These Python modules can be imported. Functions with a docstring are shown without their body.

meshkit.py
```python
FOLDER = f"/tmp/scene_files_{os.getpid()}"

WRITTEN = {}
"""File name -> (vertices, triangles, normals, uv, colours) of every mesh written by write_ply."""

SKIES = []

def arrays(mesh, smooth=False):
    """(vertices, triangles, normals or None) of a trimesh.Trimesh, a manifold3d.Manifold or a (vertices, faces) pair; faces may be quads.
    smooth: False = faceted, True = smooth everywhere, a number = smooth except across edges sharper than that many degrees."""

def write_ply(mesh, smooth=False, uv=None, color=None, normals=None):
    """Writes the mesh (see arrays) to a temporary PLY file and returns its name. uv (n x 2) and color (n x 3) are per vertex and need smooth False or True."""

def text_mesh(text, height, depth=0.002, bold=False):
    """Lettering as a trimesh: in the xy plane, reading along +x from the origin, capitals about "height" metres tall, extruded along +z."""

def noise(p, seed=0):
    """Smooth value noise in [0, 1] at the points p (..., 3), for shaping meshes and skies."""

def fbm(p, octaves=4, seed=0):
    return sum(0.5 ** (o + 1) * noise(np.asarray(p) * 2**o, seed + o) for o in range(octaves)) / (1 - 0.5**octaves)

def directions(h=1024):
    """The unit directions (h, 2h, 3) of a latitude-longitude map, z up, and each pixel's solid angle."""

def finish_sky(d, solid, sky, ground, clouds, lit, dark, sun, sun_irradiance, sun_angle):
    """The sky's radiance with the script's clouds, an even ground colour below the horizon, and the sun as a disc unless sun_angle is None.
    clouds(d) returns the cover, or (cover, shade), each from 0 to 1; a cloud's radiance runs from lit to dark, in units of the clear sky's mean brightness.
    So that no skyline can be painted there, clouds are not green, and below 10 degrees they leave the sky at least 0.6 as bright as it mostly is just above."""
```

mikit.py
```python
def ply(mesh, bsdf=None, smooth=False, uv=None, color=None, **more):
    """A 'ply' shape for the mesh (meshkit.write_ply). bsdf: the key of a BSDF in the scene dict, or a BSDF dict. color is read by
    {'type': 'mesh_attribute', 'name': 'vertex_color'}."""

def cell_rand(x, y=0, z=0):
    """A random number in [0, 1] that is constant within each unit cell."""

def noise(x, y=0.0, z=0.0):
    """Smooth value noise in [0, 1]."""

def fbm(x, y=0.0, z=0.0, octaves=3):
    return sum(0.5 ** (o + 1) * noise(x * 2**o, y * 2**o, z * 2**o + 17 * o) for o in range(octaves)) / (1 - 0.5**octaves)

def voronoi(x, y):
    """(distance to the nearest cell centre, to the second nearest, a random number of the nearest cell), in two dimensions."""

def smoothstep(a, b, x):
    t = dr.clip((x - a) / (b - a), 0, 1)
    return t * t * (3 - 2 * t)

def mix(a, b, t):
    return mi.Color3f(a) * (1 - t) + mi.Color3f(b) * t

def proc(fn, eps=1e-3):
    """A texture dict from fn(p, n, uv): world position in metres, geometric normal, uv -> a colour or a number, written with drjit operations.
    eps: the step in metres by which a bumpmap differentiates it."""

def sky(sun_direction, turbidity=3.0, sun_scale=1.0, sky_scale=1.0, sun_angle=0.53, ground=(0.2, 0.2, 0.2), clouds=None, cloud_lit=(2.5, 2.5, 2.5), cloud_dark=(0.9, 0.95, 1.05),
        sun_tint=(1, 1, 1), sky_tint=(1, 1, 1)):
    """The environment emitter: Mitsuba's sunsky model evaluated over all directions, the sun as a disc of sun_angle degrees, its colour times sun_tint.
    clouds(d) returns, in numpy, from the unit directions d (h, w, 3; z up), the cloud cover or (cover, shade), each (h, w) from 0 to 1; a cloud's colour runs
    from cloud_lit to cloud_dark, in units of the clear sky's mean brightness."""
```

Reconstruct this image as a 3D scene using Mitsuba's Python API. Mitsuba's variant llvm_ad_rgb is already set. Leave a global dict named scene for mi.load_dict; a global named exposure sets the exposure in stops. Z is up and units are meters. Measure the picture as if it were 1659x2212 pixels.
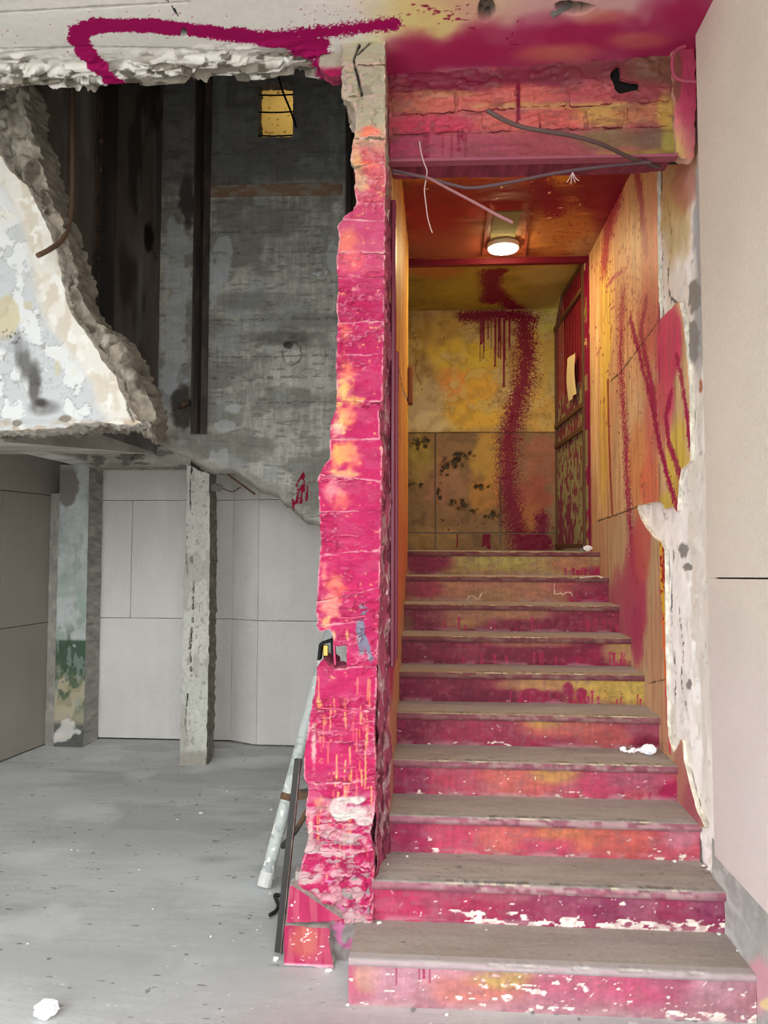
import math
import numpy as np, trimesh, shapely
from shapely.geometry import Polygon
import mitsuba as mi, drjit as dr
import mikit, meshkit
from mikit import proc, fbm, noise, smoothstep as dsm, mix as dmix

# ---------------------------------------------------------------- camera, light, exposure
W, H, F = 1659, 2212, 1662.0
YAW, PITCH, ROLL, CZ = .0705, .0467, .0039, 1.7229


def _rot():
    f = np.array([-math.sin(YAW) * math.cos(PITCH), math.cos(YAW) * math.cos(PITCH), math.sin(PITCH)])
    r = np.cross(f, [0, 0, 1]); r /= np.linalg.norm(r)
    u = np.cross(r, f); c, s = math.cos(ROLL), math.sin(ROLL)
    return np.array([c * r + s * u, -s * r + c * u, f])


M, CAM = _rot(), np.array([0, 0, CZ])
exposure = 4.75
T = mi.ScalarTransform4f
scene, labels = {}, {}
scene['camera'] = {'type': 'perspective', 'fov': 2 * math.degrees(math.atan(W / 2 / F)), 'fov_axis': 'x', 'near_clip': .05, 'far_clip': 200.0,
                   'to_world': T().look_at(origin=CAM.tolist(), target=(CAM + M[2]).tolist(), up=M[1].tolist())}
scene['sky'] = mikit.sky([-.3, -.6, .74], turbidity=4.0, sun_scale=0.0, sky_scale=1.0, ground=(.46, .445, .43),
                         clouds=lambda d: (np.ones(d.shape[:2]), .25 + 0 * d[..., 0]), cloud_lit=(2.1, 2.28, 2.36), cloud_dark=(1.64, 1.76, 1.82))
LAMP = (5.6, 4.3, 2.1)          # radiance of the stair lamp's diffuser

rng = np.random.default_rng(7)

# ---------------------------------------------------------------- numeric helpers
_TAB = np.random.default_rng(3).random((512, 512)).astype(np.float32)


def n2(a, b, sa, sb=None, seed=0, octv=3):
    sb = sb or sa
    a = np.asarray(a, np.float32) / sa; b = np.asarray(b, np.float32) / sb
    out, amp, tot = 0, 1., 0
    for o in range(octv):
        x, y = a * 2 ** o + 31.7 * (seed + 1) + 7.3 * o, b * 2 ** o + 57.3 * (seed + 1) + 3.1 * o
        i, j = np.floor(x).astype(np.int32), np.floor(y).astype(np.int32)
        u, v = x - i, y - j
        u = u * u * (3 - 2 * u); v = v * v * (3 - 2 * v)
        i0, i1, j0, j1 = i & 511, (i + 1) & 511, j & 511, (j + 1) & 511
        out = out + amp * ((_TAB[i0, j0] * (1 - u) + _TAB[i1, j0] * u) * (1 - v) + (_TAB[i0, j1] * (1 - u) + _TAB[i1, j1] * u) * v)
        tot += amp; amp *= .5
    return out / tot


def ss(a, b, x):
    t = np.clip((x - a) / (b - a), 0, 1)
    return t * t * (3 - 2 * t)


def lin(c):
    c = np.asarray(c, float)
    return np.where(c <= .04045, c / 12.92, ((c + .055) / 1.055) ** 2.4)


def rgb(*c):
    return np.array(c, float) / 255


class Plane:
    """A real plane in the room: origin, in-plane axes a and b (metres), normal towards the room."""
    def __init__(s, o, ea, eb):
        s.o = np.array(o, float); s.ea = np.array(ea, float) / np.linalg.norm(ea); s.eb = np.array(eb, float) / np.linalg.norm(eb)
        s.n = np.cross(s.ea, s.eb)

    def px(s, pts):
        """Where points read off the photograph lie on this plane (a, b)."""
        p = np.atleast_2d(np.asarray(pts, float))
        d = np.stack([(p[:, 0] - W / 2) / F, -(p[:, 1] - H / 2) / F, np.ones(len(p))], 1) @ M
        t = ((s.o - CAM) @ s.n) / (d @ s.n)
        q = CAM + d * t[:, None] - s.o
        return np.stack([q @ s.ea, q @ s.eb], 1)

    def P(s, a, b, h=0.):
        a, b = np.asarray(a, float), np.asarray(b, float)
        return s.o + a[..., None] * s.ea + b[..., None] * s.eb + np.asarray(h, float)[..., None] * s.n


def FRONT(y): return Plane((0, y, 0), (1, 0, 0), (0, 0, 1))
def RIGHT(x): return Plane((x, 0, 0), (0, -1, 0), (0, 0, 1))
def LEFT(x): return Plane((x, 0, 0), (0, 1, 0), (0, 0, 1))
def UNDER(z, tilt=0.): return Plane((0, 0, z), (1, 0, tilt), (0, -1, 0))
def TOP(z): return Plane((0, 0, z), (1, 0, 0), (0, 1, 0))


def at(px, py, axis, v):
    d = np.array([(px - W / 2) / F, -(py - H / 2) / F, 1.]) @ M
    return CAM + d * ((v - CAM[axis]) / d[axis])


class Paint:
    """Colours (sRGB) and relief h over the points of a plane, in the plane's own metres."""
    def __init__(s, pl, A, B, seed=0):
        s.pl, s.A, s.B, s.h = pl, A, B, np.zeros(len(A))
        s.c = np.full((len(A), 3), .5)
        g = np.random.default_rng(100 + seed)
        s.r = .55 * g.random(len(A)) + .45 * n2(A, B, .009, seed=seed + 11, octv=1)
        s.seed = seed

    def nz(s, sa, sb=None, seed=0, octv=3): return n2(s.A, s.B, sa, sb, s.seed * 17 + seed, octv)
    def mix(s, col, m): s.c = s.c + (np.asarray(col) - s.c) * np.clip(m, 0, 1)[:, None]
    def base(s, col): s.c[:] = col
    def mottle(s, amp, sa, sb=None, seed=1, octv=4): s.c = s.c * (1 + amp * (s.nz(sa, sb, seed, octv) - .5) * 2)[:, None]

    def el(s, px, py, rx, ry, warp=.35, ws=.12):
        q = s.pl.px([(px, py), (px + rx, py), (px, py + ry)])
        J = np.linalg.inv(np.stack([q[1] - q[0], q[2] - q[0]], 1))
        uv = J @ np.stack([s.A - q[0, 0], s.B - q[0, 1]])
        d = np.hypot(uv[0], uv[1])
        return d + warp * (n2(s.A, s.B, ws, seed=int(px) % 50 + 3, octv=3) - .5) * 2

    def blob(s, col, px, py, rx, ry, k=1., soft=.7, spk=0., warp=.35, ws=.12):
        t = (1 - s.el(px, py, rx, ry, warp, ws)) / soft + .5
        m = ss(.0, 1., t) if not spk else ss(.35, .65, np.clip(t, 0, 1) * (1 + spk) - spk * s.r)
        s.mix(col, k * m); return m

    def dist(s, q):
        d = np.full(len(s.A), 9.)
        for p0, p1 in zip(q[:-1], q[1:]):
            v = p1 - p0
            t = np.clip(((s.A - p0[0]) * v[0] + (s.B - p0[1]) * v[1]) / max(v @ v, 1e-12), 0, 1)
            d = np.minimum(d, np.hypot(s.A - p0[0] - t * v[0], s.B - p0[1] - t * v[1]))
        return d

    def stroke(s, col, pts, w, soft=.03, spk=.9, k=1., wob=.012, ws=.05):
        d = s.dist(s.pl.px(pts)) + wob * (s.nz(ws, seed=5) - .5) * 2
        t = .5 + (w - d) / (2 * soft)
        m = ss(.4, .6, np.clip(t, 0, 1.3) * (1 + spk) - spk * s.r) if spk else ss(0, 1, t)
        s.mix(col, k * m); return m

    def crack(s, pts, w=.003, col=(.08, .075, .07), depth=.004, wob=.006, k=1.):
        d = s.dist(s.pl.px(pts)) + wob * (s.nz(.035, seed=9, octv=3) - .5) * 2
        m = ss(w, w * .35, np.abs(d)); s.mix(col, k * m); s.h -= depth * m

    def drips(s, col, px0, px1, py, lmin, lmax, n, wpx=2.0, seed=0, up=False, k=1.):
        g = np.random.default_rng(seed + 5)
        for x in g.uniform(px0, px1, n):
            L = g.uniform(lmin, lmax) * (-1 if up else 1); w = wpx * g.uniform(.6, 1.5)
            q = s.pl.px([(x, py), (x, py + L)]); wm = np.linalg.norm(np.diff(s.pl.px([(x, py), (x + w, py)]), axis=0))
            d = s.dist(q); s.mix(col, k * ss(wm, wm * .55, d))
            s.mix(col, k * ss(wm * 1.5, wm, np.hypot(s.A - q[1, 0], s.B - q[1, 1])))

    def spots(s, col, pxc, rad_px, n, smin=1., smax=3., seed=0, k=1.):
        g = np.random.default_rng(seed + 77)
        for _ in range(n):
            x, y = pxc[0] + g.normal() * rad_px[0], pxc[1] + g.normal() * rad_px[1]
            r = g.uniform(smin, smax); q = s.pl.px([(x, y), (x + r, y)]); rm = np.linalg.norm(q[1] - q[0])
            a = g.uniform(.6, 1.8)
            s.mix(col, k * ss(1, .6, np.hypot((s.A - q[0, 0]) / rm / a, (s.B - q[0, 1]) / rm * a)))

    def chips(s, col, thr, sa, sb=None, k=1., region=None, seed=21, edge=.015):
        m = ss(thr, thr + edge, s.nz(sa, sb, seed, 4) + (0 if region is None else (region - 1) * .5))
        s.mix(col, k * m); return m

    def scratches(s, col, px0, px1, py0, py1, n, lmin=6, lmax=30, w=1., seed=0, k=.9):
        g = np.random.default_rng(seed + 31)
        for _ in range(n):
            x, y, L, a = g.uniform(px0, px1), g.uniform(py0, py1), g.uniform(lmin, lmax), g.normal() * .5 + (g.random() < .25) * 1.2
            q = s.pl.px([(x, y), (x + L * math.cos(a), y + L * math.sin(a) * .6)])
            wm = np.linalg.norm(np.diff(s.pl.px([(x, y), (x + w, y)]), axis=0))
            s.mix(col, k * ss(wm * 1.1, wm * .5, s.dist(q) + .4 * wm * (s.nz(.01, seed=3) - .5)) * ss(.35, .5, s.nz(.02, seed=8)))


def patch(pl, box, res, paint, mask=None, depth=0., rings=4, side=None, rough=0., seed=0, inset=0.):
    """A dense relief grid on a plane (box = a0, a1, b0, b1), cut to the mask, with its broken edge carried back by depth.
    Returns (vertices, faces, colours)."""
    a0, a1, b0, b1 = box
    ra, rb = (res, res) if np.isscalar(res) else res
    na, nb = max(2, int(math.ceil((a1 - a0) / ra)) + 1), max(2, int(math.ceil((b1 - b0) / rb)) + 1)
    A, B = (x.ravel() for x in np.meshgrid(np.linspace(a0, a1, na), np.linspace(b0, b1, nb)))
    ins = np.ones(len(A), bool) if mask is None else mask(A, B)
    i = (np.arange(nb - 1)[:, None] * na + np.arange(na - 1)).ravel()
    i = i[ins[i] & ins[i + 1] & ins[i + na] & ins[i + na + 1]]
    f = np.vstack([np.stack([i, i + 1, i + na + 1], 1), np.stack([i, i + na + 1, i + na], 1)])
    used = np.unique(f); new = np.full(len(A), -1); new[used] = np.arange(len(used))
    A, B, f = A[used], B[used], new[f]
    e = np.vstack([f[:, [0, 1]], f[:, [1, 2]], f[:, [2, 0]]]); key = e[:, 0] * len(A) + e[:, 1]; rev = e[:, 1] * len(A) + e[:, 0]
    be = e[~np.isin(key, rev)]
    if mask is not None:
        fixed = (np.abs(A - a0) < 1e-9) | (np.abs(A - a1) < 1e-9) | (np.abs(B - b0) < 1e-9) | (np.abs(B - b1) < 1e-9)
        for _ in range(3):
            sa, sb, ct = np.zeros(len(A)), np.zeros(len(A)), np.zeros(len(A))
            for p, q in ((0, 1), (1, 0)):
                np.add.at(sa, be[:, p], A[be[:, q]]); np.add.at(sb, be[:, p], B[be[:, q]]); np.add.at(ct, be[:, p], 1)
            m = (ct > 0) & ~fixed
            A, B = A.copy(), B.copy()
            A[m] = .4 * A[m] + .6 * sa[m] / ct[m]; B[m] = .4 * B[m] + .6 * sb[m] / ct[m]
    pt = Paint(pl, A, B, seed); pt.bd = None
    paint(pt)
    V, C = [pl.P(A, B, pt.h)], [np.clip(pt.c, 0, 1)]
    fs = [f]
    if depth > 0:
        bv, inv = np.unique(be, return_inverse=True); inv = inv.reshape(-1, 2)
        sa, sb, ct = np.zeros(len(A)), np.zeros(len(A)), np.zeros(len(A))
        d = np.stack([B[be[:, 1]] - B[be[:, 0]], -(A[be[:, 1]] - A[be[:, 0]])], 1)     # outward in (a, b)
        for p in (0, 1):
            np.add.at(sa, be[:, p], d[:, 0]); np.add.at(sb, be[:, p], d[:, 1])
        o = np.stack([sa[bv], sb[bv]], 1); o /= np.linalg.norm(o, axis=1, keepdims=True) + 1e-9
        n0 = len(A); P0, q = V[0][bv], len(bv)
        for k in range(rings + 1):
            t = k / rings
            nzv = .65 * (n2(A[bv] + 3.1 * t, B[bv] - 2.3 * t, .05, seed=seed + 40, octv=3) - .5) + .6 * (n2(A[bv] + 5.1 * t, B[bv] - 4.3 * t, .02, seed=seed + 45, octv=3) - .5)
            out = (rough * nzv * 2 - inset * t) * (0 if k == 0 else 1)
            h = pt.h[bv] * (1 - t) - depth * t + (rough * .7 * (n2(A[bv], B[bv] + 5 * t, .04, seed=seed + 50) - .5) if 0 < k < rings else 0)
            V.append(pl.P(A[bv] + o[:, 0] * out, B[bv] + o[:, 1] * out, h))
            if side is None:
                cc = C[0][bv]
            else:
                nn = n2(A[bv] * 1.0 + 4 * t, B[bv] * 1.0 + 2 * t, .03, seed=seed + 60, octv=4)[:, None]
                cc = np.clip(np.asarray(side(A[bv], B[bv], t) if callable(side) else side) * (.72 + .56 * nn), 0, 1)
            C.append(cc * np.ones((q, 1)))
            if k:
                u, w_ = inv[:, 0], inv[:, 1]; lo, hi = n0 + (k - 1) * q, n0 + k * q
                fs.append(np.vstack([np.stack([lo + w_, lo + u, hi + u], 1), np.stack([lo + w_, hi + u, hi + w_], 1)]))
    return np.vstack(V), np.vstack(fs), np.vstack(C)


def polymask(pl, pts, jag=0., js=.03, seed=0, raw=False):
    q = np.asarray(pts, float) if raw else pl.px(pts)
    pg = shapely.prepared.prep  # noqa: F841
    poly = Polygon(q).buffer(0)

    def m(A, B):
        if jag:
            A, B = A + jag * 2 * (n2(A, B, js, seed=seed + 71) - .5), B + jag * 2 * (n2(A, B, js, seed=seed + 91) - .5)
        return shapely.contains_xy(poly, A, B)
    m.box = (q[:, 0].min() - jag, q[:, 0].max() + jag, q[:, 1].min() - jag, q[:, 1].max() + jag); m.poly = poly
    return m


# ---------------------------------------------------------------- scene helpers
_count = {}


def newkey(base):
    n = _count.get(base, 0); _count[base] = n + 1
    return base if n == 0 else f'{base}_{n:03d}'


def tag(key, label=None, cat=None, group=None, kind=None):
    d = {k: v for k, v in (('label', label), ('category', cat), ('group', group), ('kind', kind)) if v}
    if d: labels[key] = d
    return key


def add(name, mesh, bsdf, parent=None, smooth=False, color=None, **tags):
    key = newkey((parent + '__' if parent else '') + name)
    scene[key] = mikit.ply(mesh, bsdf, smooth=smooth, color=None if color is None else lin(color))
    if tags: tag(key, **tags)
    return key


def thing(name, **tags):
    return tag(newkey(name), **tags)


def addp(name, vfc, bsdf='paint', parent=None, **tags):
    v, f, c = vfc
    return add(name, (v, f), bsdf, parent, smooth=True, color=c, **tags)


def box(x0, x1, y0, y1, z0, z1, bev=0.):
    if bev <= 0:
        m = trimesh.creation.box((x1 - x0, y1 - y0, z1 - z0)); m.apply_translation(((x0 + x1) / 2, (y0 + y1) / 2, (z0 + z1) / 2)); return m
    p = np.array([[sx * ((x1 - x0) / 2 - (bev if k != 0 else 0)), sy * ((y1 - y0) / 2 - (bev if k != 1 else 0)), sz * ((z1 - z0) / 2 - (bev if k != 2 else 0))]
                  for sx in (-1, 1) for sy in (-1, 1) for sz in (-1, 1) for k in range(3)])
    m = trimesh.convex.convex_hull(p); m.apply_translation(((x0 + x1) / 2, (y0 + y1) / 2, (z0 + z1) / 2)); return m


def cat(*ms): return trimesh.util.concatenate(list(ms))


def smoothpath(p, n=8):
    p = np.asarray(p, float)
    if len(p) < 3: return np.array([p[0] + (p[1] - p[0]) * t for t in np.linspace(0, 1, n)])
    q = np.vstack([2 * p[0] - p[1], p, 2 * p[-1] - p[-2]]); out = []
    for i in range(1, len(q) - 2):
        for t in np.linspace(0, 1, n, endpoint=False):
            a, b, c, d = q[i - 1:i + 3]
            out.append(.5 * ((2 * b) + (c - a) * t + (2 * a - 5 * b + 4 * c - d) * t * t + (3 * b - a - 3 * c + d) * t ** 3))
    return np.array(out + [p[-1]])


def tube(pts, r, sides=9, n=8, ridge=0.):
    p = smoothpath(pts, n); t = np.gradient(p, axis=0); t /= np.linalg.norm(t, axis=1, keepdims=True)
    ref = np.array([.3, .2, .93]); x = np.cross(t, ref); x /= np.linalg.norm(x, axis=1, keepdims=True); y = np.cross(t, x)
    a = np.arange(sides) / sides * 2 * np.pi; r = np.broadcast_to(r, len(p)) * (1 + ridge * np.sin(np.arange(len(p)) * 2.1))
    v = (p[:, None] + r[:, None, None] * (np.cos(a)[None, :, None] * x[:, None] + np.sin(a)[None, :, None] * y[:, None])).reshape(-1, 3)
    i = (np.arange(len(p) - 1)[:, None] * sides + np.arange(sides)).ravel(); j = (np.arange(len(p) - 1)[:, None] * sides + (np.arange(sides) + 1) % sides).ravel()
    f = np.vstack([np.stack([i, j, j + sides], 1), np.stack([i, j + sides, i + sides], 1)])
    v = np.vstack([v, p[:1], p[-1:]]); k = np.arange(sides); kk = (k + 1) % sides; L = (len(p) - 1) * sides
    f = np.vstack([f, np.stack([k * 0 + len(v) - 2, kk, k], 1), np.stack([k * 0 + len(v) - 1, L + k, L + kk], 1)])
    m = trimesh.Trimesh(v, f, process=False); m.fix_normals(); return m


def bar(p0, p1, w, d, up=(0, 0, 1), bev=.0):
    """A rectangular bar from p0 to p1."""
    p0, p1 = np.array(p0, float), np.array(p1, float); z = p1 - p0; L = np.linalg.norm(z); z /= L
    x = np.cross(up, z); x /= np.linalg.norm(x); y = np.cross(z, x)
    m = box(-w / 2, w / 2, -d / 2, d / 2, 0, L, bev); R4 = np.eye(4); R4[:3, :3] = np.stack([x, y, z], 1); R4[:3, 3] = p0
    m.apply_transform(R4); return m


def rock(seed, size, flat=1.):
    g = np.random.default_rng(seed); p = g.normal(size=(14, 3)); p /= np.linalg.norm(p, axis=1, keepdims=True)
    p *= size * g.uniform(.6, 1, (14, 1)) * [1, g.uniform(.6, 1), flat]; m = trimesh.convex.convex_hull(p); m.apply_translation((0, 0, -m.bounds[0, 2])); return m


def crumple(seed, r, sub=3, amp=.5):
    m = trimesh.creation.icosphere(subdivisions=sub, radius=1.0); v = m.vertices
    d = sum((1 - np.abs(meshkit.noise(v * s + 10 * seed, seed) - .5) * 2) * w_ for s, w_ in ((1.6, .5), (3.3, .35), (6.5, .2)))
    m.vertices = v * (r * (1 - amp + amp * (d - .2) * 1.35))[:, None] * [1.15, .9, .8]; m.apply_translation((0, 0, -m.bounds[0, 2])); return m


# ---------------------------------------------------------------- materials
def bsdf(key, color, rough=.7, metallic=0., spec=.25):
    base = color if isinstance(color, dict) else {'type': 'rgb', 'value': lin(np.asarray(color, float)).tolist()}
    scene[key] = {'type': 'twosided', 'bsdf': {'type': 'principled', 'base_color': base, 'roughness': rough, 'metallic': metallic, 'specular': spec}}


VC = {'type': 'mesh_attribute', 'name': 'vertex_color'}
bsdf('paint', VC, .55, spec=.3)
bsdf('matte', VC, .9, spec=.1)
bsdf('dark_steel', rgb(46, 42, 40), .5, .3)
bsdf('rust', rgb(88, 62, 48), .8)
bsdf('plaster', rgb(205, 202, 196), .9)
bsdf('tissue', rgb(240, 240, 242), .9)
bsdf('chip', rgb(228, 224, 218), .9)
bsdf('stone', rgb(120, 116, 112), .9)
bsdf('black', rgb(22, 21, 20), .8)
bsdf('galvanised', rgb(150, 152, 146), .55)
bsdf('brass', rgb(190, 150, 80), .35, .9)
bsdf('wire', rgb(95, 72, 78), .6)
bsdf('pale_wire', rgb(190, 165, 165), .6)
bsdf('lampring', rgb(225, 215, 190), .4)
bsdf('paper', rgb(222, 205, 160), .9)
bsdf('joint', rgb(60, 55, 52), .9)


def floor_fn(p, n, uv):
    big = fbm(p.x * 1.1, p.y * 2.2, 0., 3); streak = fbm(p.x * 5., p.y * 42., 1., 3); fine = fbm(p.x * 60., p.y * 140., 2., 2)
    c = dmix((.44, .434, .424), (.55, .546, .532), dsm(.3, .7, big * .65 + streak * .2 + fine * .15))
    c = dmix(c, (.36, .357, .345), .6 * dsm(.52, .70, fbm(p.x * 1.6 + 9., p.y * 4.0, 3., 4)))
    c = dmix(c, (.66, .66, .655), .5 * dsm(.56, .78, fbm(p.x * 2.2 + 4., p.y * 2.6, 6., 4)))
    c = dmix(c, (.14, .135, .13), .7 * dsm(.80, .84, fbm(p.x * 16., p.y * 36., 7., 3)))
    c = dmix(c, (.70, .69, .67), dsm(.90, .92, fbm(p.x * 36., p.y * 50., 5., 2)))
    pink = dsm(.9, .1, dr.sqrt(dr.square((p.x + .3) / .75) + dr.square((p.y - 2.85) / .35)))
    return dmix(c, c * mi.Color3f(1.0, .84, .86), .8 * pink)


def tread_fn(p, n, uv):
    g = fbm(p.x * 6., p.y * 38., p.z * 3., 4); f = fbm(p.x * 70., p.y * 120., 2., 2)
    g = .5 * g + .5 * fbm(p.x * 2.5, p.y * 7., p.z * 3. + 4., 3)
    c = dmix((.27, .238, .222), (.35, .315, .298), dsm(.3, .7, g * .75 + f * .25))
    c = dmix(c, (.15, .135, .125), .6 * dsm(.74, .80, fbm(p.x * 22., p.y * 45., p.z * 9., 3)))
    return c * mi.Color3f(1.02, .97, .90)


def dry_fn(p, n, uv):
    g = fbm(p.x * 1.3 + p.y * .9, p.z * 1.1, 3., 3); f = fbm((p.x + p.y) * 90., p.z * 90., 1., 2); t = fbm((p.x - p.y) * 14., p.z * 3., 8., 3)
    c = dmix((.62, .575, .53), (.71, .665, .62), dsm(.3, .7, g * .6 + f * .2 + t * .2))
    return dmix(c, (.72, .70, .68), .4 * dsm(.84, .88, fbm((p.x + p.y) * 40., p.z * 18., 5., 3)))


def dryr_fn(p, n, uv):
    g = fbm(p.y * 1.3, p.z * .9, 3., 3); f = fbm(p.y * 90., p.z * 90., 1., 2)
    c = dmix((.59, .52, .435), (.67, .595, .505), dsm(.3, .7, g * .75 + f * .25))
    c = dmix(c, (.66, .56, .57), .6 * dsm(1.9, .7, p.z + .5 * (fbm(p.y * 3., p.z * 2., 4., 2) - .5)))
    return dmix(c, (.80, .77, .74), .4 * dsm(.86, .90, fbm(p.y * 60., p.z * 20., 5., 3)))


def rust_fn(p, n, uv):
    g = fbm((p.x + p.y) * 14., p.z * 14., 1., 4)
    return dmix((.045, .040, .037), (.16, .085, .05), dsm(.42, .68, g))


def pole_fn(p, n, uv):
    g = fbm((p.x + p.y) * 20., p.z * 16., 1., 4)
    c = dmix((.50, .51, .48), (.36, .37, .35), dsm(.5, .6, g))
    return dmix(c, (.75, .73, .66), dsm(.66, .7, fbm(p.x * 40., p.y * 40., p.z * 30., 2)))


bsdf('floor_concrete', proc(floor_fn), .85, spec=.15)
bsdf('tread_concrete', proc(tread_fn), .9, spec=.1)
bsdf('drywall', proc(dry_fn), .9, spec=.1)
bsdf('drywall_warm', proc(dryr_fn), .9, spec=.1)
bsdf('rusty', proc(rust_fn), .75, .2)
bsdf('rail_steel', proc(lambda p, n, uv: dmix((.040, .035, .032), (.085, .055, .040), dsm(.4, .7, fbm((p.x + p.y) * 9., p.z * 3., 1., 4)))), .6, .2)
bsdf('rail_flange', proc(lambda p, n, uv: dmix((.07, .055, .047), (.12, .085, .065), dsm(.4, .65, fbm((p.x + p.y) * 12., p.z * 5., 1., 4)))), .6, .2)
bsdf('pole_paint', proc(pole_fn), .6)
bsdf('ceiling_white', rgb(219, 213, 205), .9)
bsdf('shell', rgb(150, 145, 140), .9)

# palette (sRGB albedo)
MAG, PINK, HOT = rgb(150, 22, 78), rgb(216, 66, 118), rgb(226, 60, 112)
CRIM, CORAL, YEL, ORA = rgb(122, 18, 44), rgb(226, 118, 100), rgb(214, 186, 62), rgb(222, 150, 62)
TAN, CREAM, WHITE, GREY, DUST = rgb(196, 158, 100), rgb(228, 214, 170), rgb(232, 229, 224), rgb(134, 130, 124), rgb(182, 160, 158)

X_L, X_R = -.222, 1.1716          # the stair's side walls
R, TR, NY10 = .1703, .29, 5.5786  # riser, tread, y of the landing's nosing
ny = lambda i: NY10 - (10 - i) * TR
YF = 3.5                          # plane of the front wall and lintel
ZC, TILT = 3.945, .035            # the room's ceiling
zc = lambda x: ZC + TILT * x

# ================================================================ SETTING
tag(add('floor', box(-3.9, 1.6, -2.6, 7.2, -.08, 0), 'floor_concrete'), 'grey swept concrete floor with dusty streaks', kind='structure')

# --- added unseen shell that keeps daylight to the open front
sh = cat(box(-3.9, 2.2, -.9, 8.2, 7.0, 7.1), box(-4.0, -3.9, -.9, 8.2, 0, 7.1), box(2.2, 2.3, -.9, 8.2, -.1, 7.1), box(-3.9, 2.3, 8.2, 8.3, -.1, 7.1),
         box(-3.9, 2.3, -1.0, -.9, 4.14, 7.1))
tag(add('wall_added_shell', sh, 'shell'), 'added unseen walls and roof that shut out the sky', kind='structure')

# --- ceiling with spray paint
CE = UNDER(ZC, TILT)
cedge = [(-260, 205), (-60, 190), (0, 184), (60, 178), (90, 172), (140, 186), (230, 182), (300, 176), (360, 166), (430, 165), (480, 164), (560, 158), (640, 146), (690, 160)]


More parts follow.
